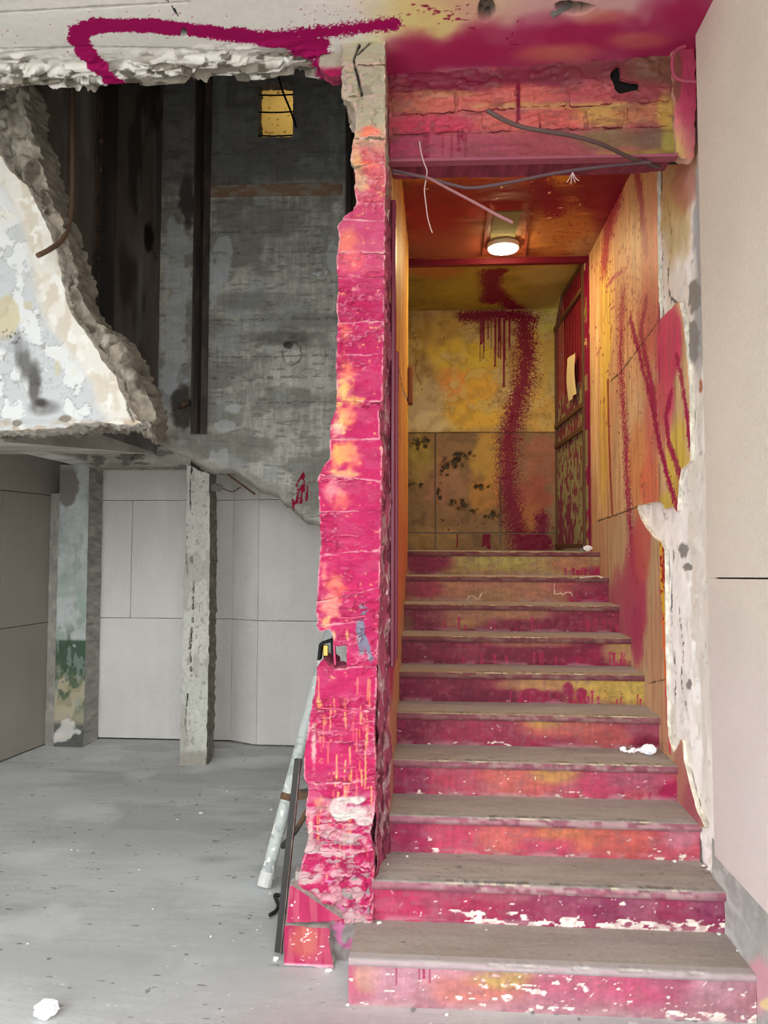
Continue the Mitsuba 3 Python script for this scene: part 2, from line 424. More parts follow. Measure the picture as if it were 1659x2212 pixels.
def paint_ceiling(s):
    s.base(rgb(220, 214, 206)); s.mottle(.05, .35, .15, 1); s.mottle(.03, .02, .02, 2)
    e = s.pl.px(cedge); eb = np.interp(s.A, e[:, 0], e[:, 1]); d = s.B - eb      # metres in front of the broken edge
    left = ss(.0, -.15, s.A + .42)
    lip = ss(.24, .10, d + .10 * (s.nz(.12, .05, 3) - .5)) * left
    rough = s.nz(.07, .03, 4, 5)
    s.mix(rgb(226, 221, 212), lip * .8)
    s.mix(rgb(140, 131, 118), lip * ss(.49, .53, s.nz(.22, .04, 5, 5)) * .95)
    s.mix(rgb(84, 76, 66), lip * ss(.56, .62, s.nz(.05, .025, 6, 4)) * .85)
    s.h += lip * (.026 * rough + .02) - lip * .03 * ss(.5, .56, s.nz(.16, .035, 5, 5))
    for y0 in ((0, 27, 410, 4), (0, 113, 200, 101), (200, 101, 680, 108)):
        s.crack([(y0[0] - 200, y0[1] + 4), y0[:2], y0[2:]], .006, rgb(150, 145, 140), .004, .004, .7)
    s.crack([(352, -10), (372, 15), (385, 35)], .004)
    s.blob(rgb(226, 212, 120), 940, 40, 110, 90, .85, 1.2); s.blob(rgb(226, 214, 150), 830, 120, 60, 40, .6, 1.2); s.blob(rgb(226, 205, 130), 1010, 10, 130, 60, .6, 1.)
    P2, LIL = rgb(164, 40, 84), rgb(205, 150, 150)
    s.blob(LIL, 1290, 40, 330, 90, .75, 1.2)
    for x, y, rx, ry, k in ((900, 150, 60, 60, .9), (990, 115, 90, 35, .95), (1080, 85, 90, 35, .8), (1080, 125, 160, 26, .9), (1245, 78, 110, 30, .95), (1300, 110, 150, 26, .8), (1340, 55, 60, 24, .7), (1450, 60, 80, 80, .85),
                            (1500, 20, 60, 60, .8), (1180, 60, 60, 30, .5), (850, 175, 40, 60, .9), (1420, 105, 80, 30, .8)):
        s.blob(P2, x, y, rx, ry, k, .9)
    for x, y in ((1180, 118), (1300, 35), (1380, 88), (1230, 112)): s.blob(rgb(205, 120, 100), x, y, 60, 16, .55, 1.2)
    s.stroke(rgb(152, 18, 82), [(268, 182), (240, 158), (205, 130), (183, 108), (168, 88), (170, 70), (190, 60), (230, 54), (330, 56), (420, 66), (520, 76), (600, 88), (690, 96)], .043, .022, .9)
    s.stroke(rgb(152, 18, 82), [(500, 78), (600, 78), (700, 68), (790, 58), (850, 52)], .036, .05, 1.0)
    s.stroke(rgb(152, 18, 82), [(640, 100), (690, 118), (705, 150)], .05, .05, 1.0)
    s.spots(rgb(150, 20, 70), (960, 25), (35, 14), 26, 1.5, 5, 1); s.spots(rgb(140, 20, 60), (1100, 90), (10, 25), 12, 1.5, 4, 2)
    s.spots(rgb(152, 18, 82), (760, 45), (70, 22), 120, .7, 2, 3); s.spots(rgb(152, 18, 82), (250, 60), (120, 30), 120, .7, 1.8, 4)
    for x0, y0 in ((918, 12), (935, 18), (952, 25), (970, 33), (990, 40), (1005, 45), (1018, 62)): s.spots(rgb(150, 20, 70), (x0, y0), (3, 2), 2, 3, 7, int(x0))
    for hx, hy, rx, ry in ((1050, 22, 17, 24), (1240, 18, 40, 13), (397, 72, 6, 8)):
        m = s.blob(rgb(120, 108, 96), hx, hy, rx, ry, 1, .25, 0, .35, .04); s.h -= .05 * m; s.mix(rgb(70, 62, 54), m * ss(.5, .6, s.nz(.02, seed=3)))
        m2 = s.blob(rgb(46, 40, 36), hx - rx * .2, hy - ry * .3, rx * .6, ry * .6, .9, .4); s.h -= .05 * m2


q = CE.px(cedge)
# front part of the ceiling down to the lintel on the right, broken edge over the shaft on the left
cpoly = [(-3.45, -2.3)] + [(-3.45, q[0, 1])] + [tuple(x) for x in q] + [(-.42, q[-1, 1]), (-.42, -3.62), (1.25, -3.62), (1.25, -2.3)]
cm = polymask(CE, cpoly, .006, .03, raw=True)
addp('ceiling', patch(CE, (-2.45, 1.22, -3.75, -2.75), .0055, paint_ceiling, cm, .22, 5, rgb(120, 112, 104), .02, 1), 'matte', label='off-white ceiling with magenta spray stroke and pink cloud of paint', kind='structure')
c2 = box(-3.9, 1.6, -.9, 2.751, ZC, ZC + .2); c2.vertices[:, 2] += TILT * c2.vertices[:, 0]
c3 = box(-3.9, -2.44, 2.75, 3.6, ZC, ZC + .2); c3.vertices[:, 2] += TILT * c3.vertices[:, 0]
add('plain_slab', cat(c2, c3), 'ceiling_white', 'ceiling')

# --- right: the stair's side wall (exposed plaster, painted coat, curb) and the drywall in front of it
RW = RIGHT(X_R)


def paint_plaster(s):
    s.base(rgb(250, 247, 241)); s.mottle(.03, .2, .3, 1); s.mottle(.04, .03, .05, 2)
    s.mix(rgb(206, 202, 195), ss(.60, .70, s.nz(.11, .25, 4, 5)) * .4)
    s.mix(rgb(150, 146, 140), ss(.80, .83, s.nz(.05, .09, 5, 4)) * .6)
    s.h += .014 * (s.nz(.06, .1, 6, 5) - .6) + .007 * ss(.52, .56, s.nz(.13, .3, 7, 4)) + .005 * (ss(.5, .53, s.nz(.05, .08, 17, 4)) - .6)
    s.mix(rgb(196, 186, 170), .5 * ss(.022, .0, np.abs(s.nz(.13, .3, 7, 4) - .54))); s.mix(rgb(214, 206, 190), .5 * ss(.5, .62, s.nz(.2, .4, 18, 4)))
    # grey bare mortar by the drywall, upper half
    s.mix(rgb(164, 164, 162), ss(.06, .0, -s.A - 3.53 + .06 * (s.nz(.1, .15, 8) - .5)) * ss(2.45, 2.6, s.B) * .85)
    for pts in ([(1432, 400), (1428, 450), (1436, 520), (1430, 590), (1436, 650)], [(1448, 640), (1470, 660)], [(1442, 430), (1450, 520), (1446, 600), (1452, 670)], [(1470, 1310), (1480, 1400), (1474, 1480), (1486, 1540)], [(1452, 1190), (1450, 1300), (1456, 1420), (1460, 1500)]): s.crack(pts, .005)
    for x, y, rx, ry in ((1478, 1190, 9, 16), (1484, 1225, 8, 8), (1500, 640, 12, 40), (1500, 740, 12, 50), (1492, 1480, 5, 12)): s.blob(rgb(142, 138, 132), x, y, rx, ry, .95, .2, 0, .4, .03)
    s.blob(rgb(178, 126, 100), 1513, 833, 5, 16, 1, .15, 0, .05)
    # pink and ochre overspray at the top
    s.blob(rgb(190, 84, 110), 1490, 130, 70, 150, .95, .8); s.blob(rgb(196, 156, 110), 1455, 330, 45, 140, .9, .6); s.blob(rgb(190, 160, 90), 1460, 480, 30, 90, .6, .7); s.blob(rgb(180, 110, 100), 1478, 400, 26, 60, .6, .7)
    s.blob(rgb(150, 80, 80), 1475, 260, 25, 60, .5, .7)


addp('wall_right', patch(RW, (-6.3, -3.28, .15, 4.35), (.012, .007), paint_plaster, None, 0, seed=3), 'matte', label='exposed white plaster of the stair side wall beside the drywall', kind='structure')

coat = [(1297, 330), (1358, 340), (1419, 352), (1420, 430), (1422, 560), (1424, 690), (1447, 668), (1468, 648), (1478, 700), (1487, 790), (1491, 870), (1492, 1000), (1474, 1012), (1468, 1040), (1463, 1108), (1452, 1096), (1436, 1102),
        (1428, 1086), (1410, 1086), (1376, 1094), (1386, 1122), (1398, 1142), (1412, 1158), (1428, 1170), (1436, 1186), (1437, 1300), (1438, 1400), (1441, 1500), (1444, 1590), (1455, 1625), (1474, 1590), (1478, 1640), (1490, 1690), (1507, 1752),
        (1525, 1790), (1480, 1790), (1200, 1300), (1180, 1000), (1180, 400)]


def paint_coat(s):
    s.base(rgb(216, 182, 138)); s.mottle(.10, .25, .5, 1); s.mottle(.12, .03, .35, 2); s.mottle(.07, .012, .05, 3)
    low = s.pl.px([(1297, 1122), (1376, 1094)]); zl = np.interp(s.A, low[:, 0], low[:, 1])
    lower = ss(.01, -.01, s.B - zl)
    s.mix(rgb(194, 164, 126), lower); s.mix(rgb(206, 150, 120), ss(.45, .6, s.nz(.25, .6, 31, 3)) * .45)
    s.blob(rgb(222, 190, 90), 1308, 700, 14, 170, .8, .7); s.blob(rgb(226, 196, 80), 1305, 950, 10, 150, .6, .8); s.blob(rgb(214, 190, 70), 1462, 1010, 26, 110, .75, .7); s.blob(rgb(206, 186, 72), 1434, 1130, 16, 60, .8, .7)  # first two yellow blobs: lamp light on the far end, put into the colour
    s.blob(rgb(222, 150, 96), 1385, 1010, 34, 95, .85, .7); s.blob(rgb(222, 120, 92), 1404, 1045, 22, 60, .85, .6); s.blob(rgb(214, 150, 110), 1380, 700, 45, 140, .55, 1.)
    s.blob(rgb(206, 108, 96), 1405, 520, 22, 130, .8, .8); s.blob(rgb(204, 96, 92), 1402, 700, 25, 80, .7, .8); s.blob(rgb(200, 160, 110), 1385, 420, 30, 60, .6, .8)
    s.blob(rgb(204, 60, 104), 1442, 740, 30, 95, .97, .5); s.blob(rgb(204, 72, 106), 1437, 850, 20, 70, .9, .7); s.blob(rgb(206, 104, 104), 1415, 900, 26, 90, .7, .8)
    MG = rgb(158, 26, 78)
    s.stroke(rgb(160, 32, 70), [(1328, 330), (1334, 420), (1312, 500), (1306, 560)], .12, .22, 1.0, .85)
    s.stroke(MG, [(1374, 360), (1384, 420), (1388, 480), (1396, 540)], .05, .08, .9, .8)
    s.stroke(MG, [(1345, 640), (1340, 760), (1346, 880), (1352, 960), (1356, 1060), (1362, 1140), (1366, 1240)], .055, .20, 1.1, .88)
    s.stroke(MG, [(1362, 690), (1390, 800), (1410, 880), (1424, 960), (1448, 1050), (1465, 1108)], .030, .05, .9, .95)
    s.stroke(MG, [(1395, 650), (1384, 720), (1400, 800), (1412, 860), (1418, 930)], .040, .07, .9, .9)
    s.stroke(MG, [(1450, 850), (1438, 900), (1446, 960), (1460, 1000), (1470, 1030)], .030, .035, .9, .9); s.stroke(MG, [(1462, 768), (1474, 830), (1484, 900), (1490, 960)], .022, .03, .9, .9)
    s.stroke(MG, [(1310, 620), (1325, 600), (1352, 580), (1360, 560)], .012, .05, 1., .7)
    s.stroke(rgb(150, 60, 50), [(1313, 826), (1316, 960), (1322, 1106)], .028, .012, .4, .85, .004)
    s.c *= (1 + .14 * (s.nz(.022, .5, 51, 3) - .5))[:, None]; s.mix(rgb(160, 104, 74), ss(.56, .64, s.nz(.03, .35, 52, 4)) * .35); s.spots(rgb(140, 30, 60), (1340, 620), (30, 130), 260, .5, 1.3, 8, .7); s.spots(rgb(150, 40, 60), (1395, 640), (16, 160), 160, .4, 1.1, 9, .6)
    # lower band
    s.blob(rgb(182, 66, 96), 1372, 1290, 26, 130, .9, .7); s.blob(rgb(176, 84, 104), 1345, 1310, 32, 80, .85, .7); s.blob(rgb(200, 96, 90), 1388, 1180, 20, 70, .8, .7); s.blob(rgb(170, 60, 96), 1375, 1370, 12, 60, .6, .8)
    s.blob(rgb(196, 118, 92), 1440, 1560, 14, 90, .4, .8)
    s.stroke(rgb(228, 176, 50), [(1427, 1172), (1430, 1260), (1434, 1340)], .022, .01, .3, 1); s.stroke(rgb(226, 116, 60), [(1432, 1330), (1436, 1420), (1440, 1500)], .02, .01, .3, 1); s.stroke(rgb(206, 76, 96), [(1440, 1490), (1444, 1560), (1447, 1620)], .02, .012, .3, 1)
    s.spots(rgb(170, 40, 40), (1431, 1230), (3, 40), 60, .8, 2.2, 6)
    s.blob(rgb(182, 122, 106), 1480, 1700, 44, 100, .97, .6); s.blob(rgb(168, 84, 98), 1495, 1730, 24, 60, .8, .8)
    for pts in ([(1290, 1126), (1335, 1111), (1376, 1095)], [(1340, 805), (1385, 745), (1424, 692)], [(1421, 395), (1423, 700), (1424, 1080)], [(1318, 824), (1340, 805)], [(1400, 1476), (1436, 1468)]): s.crack(pts, .004, rgb(70, 46, 34), .006, .004)
    g = np.random.default_rng(5)
    for _ in range(70):
        x, y, L = g.uniform(1300, 1425), g.uniform(520, 1500), g.uniform(15, 60)
        s.crack([(x, y), (x + g.normal() * 2, y + L)], .0022, rgb(90, 56, 36), .001, .003, .6)
    s.h += .004 * (s.nz(.03, .12, 6, 5) - .5)


cm = polymask(RW, coat, .006, .03, 4)
RWC = RIGHT(X_R - .022)
cmb = polymask(RWC, coat, .005, .03, 4)
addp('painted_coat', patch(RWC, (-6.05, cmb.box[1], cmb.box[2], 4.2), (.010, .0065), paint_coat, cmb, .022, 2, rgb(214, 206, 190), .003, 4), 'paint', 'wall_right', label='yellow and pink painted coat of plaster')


def paint_curb(s):
    s.base(rgb(168, 165, 160)); s.mottle(.12, .3, .2, 1); s.mottle(.06, .03, .03, 2); s.mix(rgb(205, 203, 200), ss(.55, .7, s.nz(.15, .06, 3)) * .5)
    s.blob(rgb(206, 150, 160), 1640, 2130, 40, 60, .9, .6); s.blob(rgb(226, 205, 150), 1655, 2170, 14, 14, .9, .5); s.h += .008 * s.nz(.1, .08, 4)


addp('base_curb', patch(RIGHT(1.163), (-3.42, -1.6, 0, .50), .010, paint_curb, None, 0, seed=5), 'matte', 'wall_right', label='grey concrete base below the drywall')

XD = 1.128
dk = tag('wall_drywall_right', 'warm beige drywall sheets covering the right wall', kind='structure')


def sheet(poly_yz, x0, x1):
    m = trimesh.creation.extrude_polygon(Polygon(poly_yz), x1 - x0)
    m.vertices = np.stack([x0 + m.vertices[:, 2], m.vertices[:, 0], m.vertices[:, 1]], 1); m.fix_normals(); return m


za, zb = at(1532, 1249, 0, XD)[2], at(1545, 1850, 0, XD)[2]
q1 = at(1655, 1250, 0, XD); q0 = at(1532, 1249, 0, XD); zfar = za + (q1[2] - q0[2]) / (q1[1] - q0[1]) * (-.9 - q0[1])
add('drywall_sheet', sheet([(-.9, zfar + .003), (3.325, za + .003), (3.372, zc(XD) - .002), (-.9, zc(XD) - .002)], XD, XD + .02), 'drywall_warm', dk)
add('drywall_sheet', sheet([(-.9, zb + .03), (3.295, zb), (3.323, za - .003), (-.9, zfar - .003)], XD, XD + .02), 'drywall_warm', dk)
add('backing', box(XD + .021, XD + .03, -.88, 3.27, zb + .03, zc(XD) - .05), 'joint', dk)

# --- lintel over the stair: brick courses, concrete beam, plaster
LT = FRONT(YF)


def paint_lintel(s):
    s.base(rgb(190, 98, 100)); s.mottle(.10, .15, .06, 1); s.mottle(.06, .02, .02, 2)
    DM, SAL, OL = rgb(128, 34, 62), rgb(216, 108, 98), rgb(186, 166, 84)
    for x, y, rx, ry, c, k in ((880, 150, 70, 70, rgb(140, 30, 66), .95), (1000, 175, 110, 30, rgb(138, 40, 66), .95), (1150, 165, 120, 26, DM, .8), (1300, 150, 110, 26, rgb(126, 56, 66), .85), (1420, 150, 60, 40, rgb(120, 84, 62), .85),
                               (900, 225, 80, 22, rgb(202, 120, 92), .8), (1000, 225, 90, 20, SAL, .8), (1130, 205, 100, 22, SAL, .9), (1270, 205, 70, 22, rgb(196, 90, 96), .8), (1390, 200, 60, 24, rgb(160, 72, 80), .9),
                               (940, 270, 100, 22, rgb(206, 62, 92), .9), (1090, 265, 70, 22, SAL, .9), (1200, 255, 70, 24, rgb(222, 104, 96), .9), (1310, 250, 60, 26, rgb(214, 172, 90), .85), (1400, 245, 70, 22, rgb(190, 122, 84), .8),
                               (900, 320, 90, 30, rgb(176, 62, 96), .95), (1040, 318, 120, 30, rgb(170, 76, 96), .95), (1200, 312, 90, 28, rgb(164, 74, 84), .9), (1330, 300, 90, 22, rgb(140, 112, 80), .95), (1420, 300, 50, 24, rgb(126, 96, 78), .95), (1400, 335, 90, 12, rgb(186, 176, 70), .9),
                               (860, 190, 26, 30, rgb(186, 90, 90), .5), (1180, 230, 160, 8, rgb(214, 190, 100), .5), (960, 203, 90, 8, rgb(208, 150, 100), .6)):
        s.blob(c, x, y, rx, ry, k, .8)
    s.blob(rgb(178, 170, 70), 1450, 320, 20, 60, .7, .8); s.blob(rgb(202, 178, 70), 1440, 240, 20, 40, .6, .8)
    s.drips(rgb(140, 26, 60), 985, 1000, 283, 10, 30, 4, 2, 3); s.drips(rgb(140, 26, 60), 1115, 1122, 180, 30, 90, 3, 2.4, 4); s.drips(rgb(140, 30, 62), 900, 1010, 292, 20, 55, 7, 4, 5, k=.5)
    s.mottle(.07, .012, .012, 7, 2)
    s.h += .016 * (s.nz(.06, .04, 5, 5) - .5) + .008 * ss(.5, .58, s.nz(.09, .04, 9, 4))
    s.mix(rgb(120, 70, 66), ss(.58, .66, s.nz(.11, .03, 10, 5)) * .35); s.c *= .90


ln = tag('wall_lintel', 'wall of pink and orange sprayed brick above the stair opening', kind='structure')


def lintel_patch(name, pts, prod, jag=.004, seed=0, depth=.05, res=.005, side=rgb(150, 70, 76), sm=1., holes=(), **tg):
    pl = FRONT(YF - prod); m0 = polymask(pl, pts, jag, .03, seed); hp = [Polygon(pl.px(h)) for h in holes]

    def m(A, B):
        k = m0(A, B)
        for h in hp: k &= ~shapely.contains_xy(h, A + .012 * (n2(A, B, .03, seed=5) - .5), B + .012 * (n2(A, B, .03, seed=6) - .5))
        return k
    m.box = m0.box

    def p(s):
        paint_lintel(s); s.h *= sm
    return addp(name, patch(pl, m.box, res, p, m, depth, 2, side, .006, seed), 'paint', ln, **tg)


def rows(x):      # photo heights of the course joints at column x
    t = (x - 840) / 615.
    return [152 - 34 * t + (2 if x < 920 else 0), 202 - 31 * t, 252 - 30 * t, 295 - 19 * t, 351 - 16 * t]


back_pts = [(838, 70), (1475, 40), (1475, 330), (838, 345)]
lintel_patch('mortar', back_pts, -.007, 0, 20, .02, .006, holes=[[(1318, 160), (1332, 140), (1340, 140), (1336, 172), (1378, 180), (1376, 192), (1338, 202), (1330, 190)]], label='painted mortar between the bricks')
lintel_patch('plaster_patch', [(836, 70), (1470, 40), (1462, 116), (1300, 130), (1110, 140), (915, 150), (913, 196), (842, 202)], .0, .003, 21)
bx = [[915, 1000, 1090, 1150, 1205, 1265, 1318, 1382, 1452], [842, 985, 1118, 1226, 1330, 1452], [842, 935, 1045, 1165, 1265, 1352, 1454]]
for r in range(3):
    for k in range(len(bx[r]) - 1):
        x0, x1 = bx[r][k] + 3, bx[r][k + 1] - 3
        g = rng.uniform(-2, 2, 4)
        t0, t1 = rows(x0), rows(x1)
        pts = [(x0 + g[0], t0[r] + 2.5), ((x0 + x1) / 2, (t0[r] + t1[r]) / 2 + 2.5 + g[1]), (x1 + g[1], t1[r] + 2.5), (x1 + g[2], t1[r + 1] - 2.5), ((x0 + x1) / 2, (t0[r + 1] + t1[r + 1]) / 2 - 2.5 + g[3] * .5), (x0 + g[3], t0[r + 1] - 2.5)]
        if r == 0 and k == 5: pts[4:4] = []
        if r == 0 and k == 6: pts = [(x0 + 22, t0[0] + 4), (x1, t1[0] + 3), (x1 - 4, t1[1] - 4), (x0 + 30, t0[1] - 8), (x0 + 14, t0[1] - 30)]
        if r == 1 and k == 4: pts = [(x0 + 34, t0[1] + 22), (x0 + 60, t0[1] + 8), (x1, t1[1] + 2), (x1, t1[2] - 3), (x0 + 6, t0[2] - 3), (x0 + 8, t0[2] - 12)]
        lintel_patch('brick', pts, (-.030, .002, .0)[r] + float(rng.uniform(-.004, .005)), .009, 30 + r * 10 + k, .04, .005)
lintel_patch('concrete_beam', [(841, 297), (1060, 288), (1300, 280), (1458, 277), (1462, 333), (1300, 340), (1060, 346), (841, 350)], .01, .002, 61, .17, .006, rgb(120, 50, 72), .35, label='smooth concrete beam with purple and olive paint')
pa, pb = at(843, 352, 1, YF - .03), at(1462, 340, 1, YF - .03)
add('steel_flange', bar(pa, pb, .014, .05, (0, 1, 0)), 'flange_paint', ln, label='steel flange along the foot of the beam')
bsdf('flange_paint', rgb(150, 80, 96), .6)
add('hole_shade_sheet', box(*at(1322, 176, 1, YF + .05)[[0]], at(1378, 176, 1, YF + .05)[0], YF + .045, YF + .058, at(1340, 212, 1, YF)[2], at(1340, 130, 1, YF)[2]), 'black', ln)  # black sheet inside the hole, standing in for its deep shade
add('core', box(-.24, 1.2, YF + .06, YF + .18, at(900, 345, 1, YF)[2] + .03, 4.3), 'joint', ln)

# rough plaster jamb at the right end of the lintel
JB = FRONT(YF - .025)


def paint_jamb(s):
    s.base(rgb(196, 110, 112)); s.mottle(.12, .08, .12, 1); s.mottle(.08, .02, .02, 2)
    s.blob(rgb(176, 60, 92), 1490, 130, 30, 120, .9, .8); s.blob(rgb(204, 160, 112), 1455, 360, 30, 90, .9, .8); s.blob(rgb(120, 74, 60), 1462, 165, 10, 60, .8, .6); s.blob(rgb(200, 178, 96), 1447, 330, 20, 40, .7, .7)
    s.mix(rgb(190, 186, 180), ss(.55, .6, s.nz(.05, .08, 5, 4)) * ss(3.5, 3.3, s.B) * .8)
    s.h += .03 * (s.nz(.07, .1, 6, 5) - .4)


jm = polymask(JB, [(1452, 95), (1500, 68), (1503, 200), (1501, 340), (1490, 346), (1478, 343), (1466, 341), (1460, 330), (1458, 300), (1455, 200)], .008, .04, 5)
addp('plaster_jamb', patch(JB, jm.box, .005, paint_jamb, jm, .05, 2, rgb(190, 150, 130), .01, 66), 'matte', ln, label='rough broken plaster at the right end of the lintel')

# --- the broken pink wall between shaft and stair
YP = 3.26
PL = FRONT(YP)
left = [(738, 82), (738, 158), (738, 208), (755, 216), (768, 236), (770, 262), (763, 300), (757, 345), (768, 372), (766, 410), (772, 440), (762, 452), (742, 468), (729, 488), (734, 520), (727, 556), (731, 620), (728, 660), (730, 720), (727, 770),
        (728, 850), (727, 880), (714, 912), (713, 990), (700, 1004), (688, 1030), (690, 1100), (693, 1160), (690, 1220), (684, 1300), (687, 1340), (684, 1352), (691, 1364), (703, 1362), (712, 1359), (720, 1370), (722, 1394), (738, 1396), (748, 1392), (750, 1444), (722, 1446), (708, 1428), (697, 1420),
        (684, 1432), (684, 1470), (677, 1510), (672, 1540), (668, 1570), (662, 1600), (656, 1640), (656, 1680), (666, 1700), (661, 1760), (666, 1800), (661, 1840), (651, 1870), (644, 1905), (640, 1930), (700, 1994)]
right = [(805, 1994), (807, 1900), (806, 1850), (800, 1795), (810, 1750), (812, 1640), (808, 1580), (812, 1500), (816, 1400), (820, 1250), (823, 1100), (826, 960), (820, 940), (818, 890), (826, 865), (828, 760), (831, 560), (832, 330), (831, 82)]


def paint_pillar(s):
    s.base(rgb(172, 42, 86)); s.mottle(.08, .12, .05, 1); s.mottle(.05, .016, .012, 2)
    py = lambda y: s.pl.px([(780, y)])[0, 1]
    z = s.B + .03 * (s.nz(.12, .06, 3) - .5)
    # bare grey block at the top, blending through ochre to pink
    s.mix(rgb(196, 92, 120), ss(py(640), py(560), z) * .55)
    s.mix(rgb(216, 120, 110), ss(py(470), py(380), z) * .6)
    s.mix(rgb(206, 178, 140), ss(py(350), py(290), z + .05 * (s.nz(.05, .03, 4) - .5)) * .92)
    s.mix(rgb(166, 160, 138), ss(py(300), py(255), z) * .95)
    s.mix(rgb(190, 180, 120), ss(py(100), py(84), z) * .6)
    s.blob(rgb(236, 120, 96), 800, 285, 20, 10, .8, .8); s.blob(rgb(238, 120, 92), 790, 356, 26, 9, .9, .6); s.blob(rgb(220, 190, 130), 768, 355, 16, 30, .7, .8); s.blob(rgb(202, 176, 140), 780, 395, 18, 24, .8, .7)
    PCH, YL = rgb(220, 126, 96), rgb(224, 180, 104)
    gr = .9 * (s.nz(.022, .016, 8, 4) - .5)
    for x, y, rx, ry, c, k in ((750, 520, 30, 40, PCH, .7), (760, 560, 40, 40, rgb(226, 110, 116), .6), (745, 720, 16, 30, PCH, .6), (750, 800, 26, 40, PCH, .8), (742, 840, 22, 36, YL, .95), (765, 865, 30, 14, YL, .8), (742, 905, 22, 34, YL, .95), (730, 925, 18, 24, rgb(222, 200, 170), .7),
                               (755, 900, 24, 30, PCH, .7), (742, 980, 34, 40, rgb(238, 160, 90), .95), (722, 1000, 12, 30, PCH, .7), (760, 985, 30, 40, PCH, .7), (740, 1022, 40, 12, YL, .7), (718, 1060, 30, 30, rgb(228, 140, 140), .8), (735, 1080, 30, 30, PCH, .6),
                               (720, 1260, 26, 34, PCH, .8), (712, 1310, 30, 30, rgb(238, 140, 120), .85), (700, 1240, 12, 30, rgb(230, 160, 130), .7), (735, 1270, 26, 20, PCH, .5), (704, 1345, 10, 16, YL, .7), (720, 1375, 6, 14, YL, .9), (750, 1372, 6, 18, YL, .9),
                               (690, 1520, 8, 22, YL, .8), (700, 1560, 6, 20, YL, .5), (678, 1620, 8, 60, rgb(214, 186, 170), .8), (690, 1735, 22, 30, rgb(236, 150, 110), .7), (672, 1790, 10, 50, rgb(226, 196, 170), .8)):
        s.mix(c, k * ss(.15, .95, np.clip((1.2 - s.el(x, y, rx, ry, .35, .06)) / 1.0, 0, 1) + .9 * gr)); s.h += .010 * np.clip(1.1 - s.el(x, y, rx, ry, .3, .06), 0, 1) * (s.nz(.02, .016, 18, 3) - .45) * (c[1] > .5)
    g = np.random.default_rng(9)      # vertical runs of orange and yellow under the hole
    for _ in range(60):
        x, y, L = g.uniform(680, 808), g.uniform(1460, 1840), g.uniform(15, 60)
        c = (rgb(240, 160, 100), rgb(240, 196, 110), rgb(238, 120, 110))[g.integers(3)]
        s.stroke(c, [(x, y), (x + g.normal() * 2, y + L)], .0028, .003, 0, g.uniform(.5, .95), .002)
    # slate smear
    for pts, w in (([(782, 1345), (780, 1370), (786, 1385)], .014), ([(788, 1380), (795, 1400), (800, 1420)], .014), ([(775, 1345), (782, 1410)], .01)): s.stroke(rgb(108, 110, 128), pts, w, .010, .5, .95)
    s.stroke(rgb(108, 110, 128), [(780, 1310), (800, 1316), (784, 1326)], .004, .004, .5, .8)
    # worn grey crests low down, white filler lump
    low = ss(py(1700), py(1800), -z * 0 + z) * 0 + ss(py(1690), py(1790), z)
    worn = ss(.50, .62, s.nz(.07, .03, 5, 5)) * (.12 + .75 * low)
    s.mix(rgb(196, 150, 156), worn)
    s.mix(rgb(182, 166, 160), ss(.57, .63, s.nz(.09, .035, 12, 4)) * low * .8)
    for x, y, rx, ry in ((752, 1742, 34, 24), (735, 1762, 24, 14), (790, 1770, 26, 9), (770, 1725, 26, 7)):
        m = s.blob(rgb(204, 196, 188), x, y, rx, ry, .9, .45, 0, .75, .05); s.h += .014 * m
    s.stroke(MAG, [(752, 1738), (792, 1736)], .007, .004, 0, .9)
    # relief: torn masonry, horizontal tearing
    tear = ss(.42, .62, s.nz(.2, .14, 16, 3)) * .8 + .6 * low + .2
    rid = 1 - np.abs(s.nz(.06, .022, 26, 4) - .5) * 2
    s.h += (.030 * (s.nz(.10, .035, 6, 5) - .5) + .012 * (rid - .8) + .014 * ss(.5, .56, s.nz(.07, .025, 7, 4)) - .010 * ss(.5, .55, s.nz(.05, .04, 17, 4))) * tear
    s.mix(rgb(226, 170, 176), .5 * ss(.52, .56, s.nz(.07, .025, 7, 4)) * ss(.62, .56, s.nz(.07, .025, 7, 4)) * tear)
    for pts in ([(782, 85), (768, 118), (764, 130), (770, 155), (776, 180), (782, 205)], [(772, 118), (800, 92), (812, 86)]): s.crack(pts, .006, rgb(50, 46, 42), .02, .004)
    s.crack([(737, 90), (738, 158)], .004)


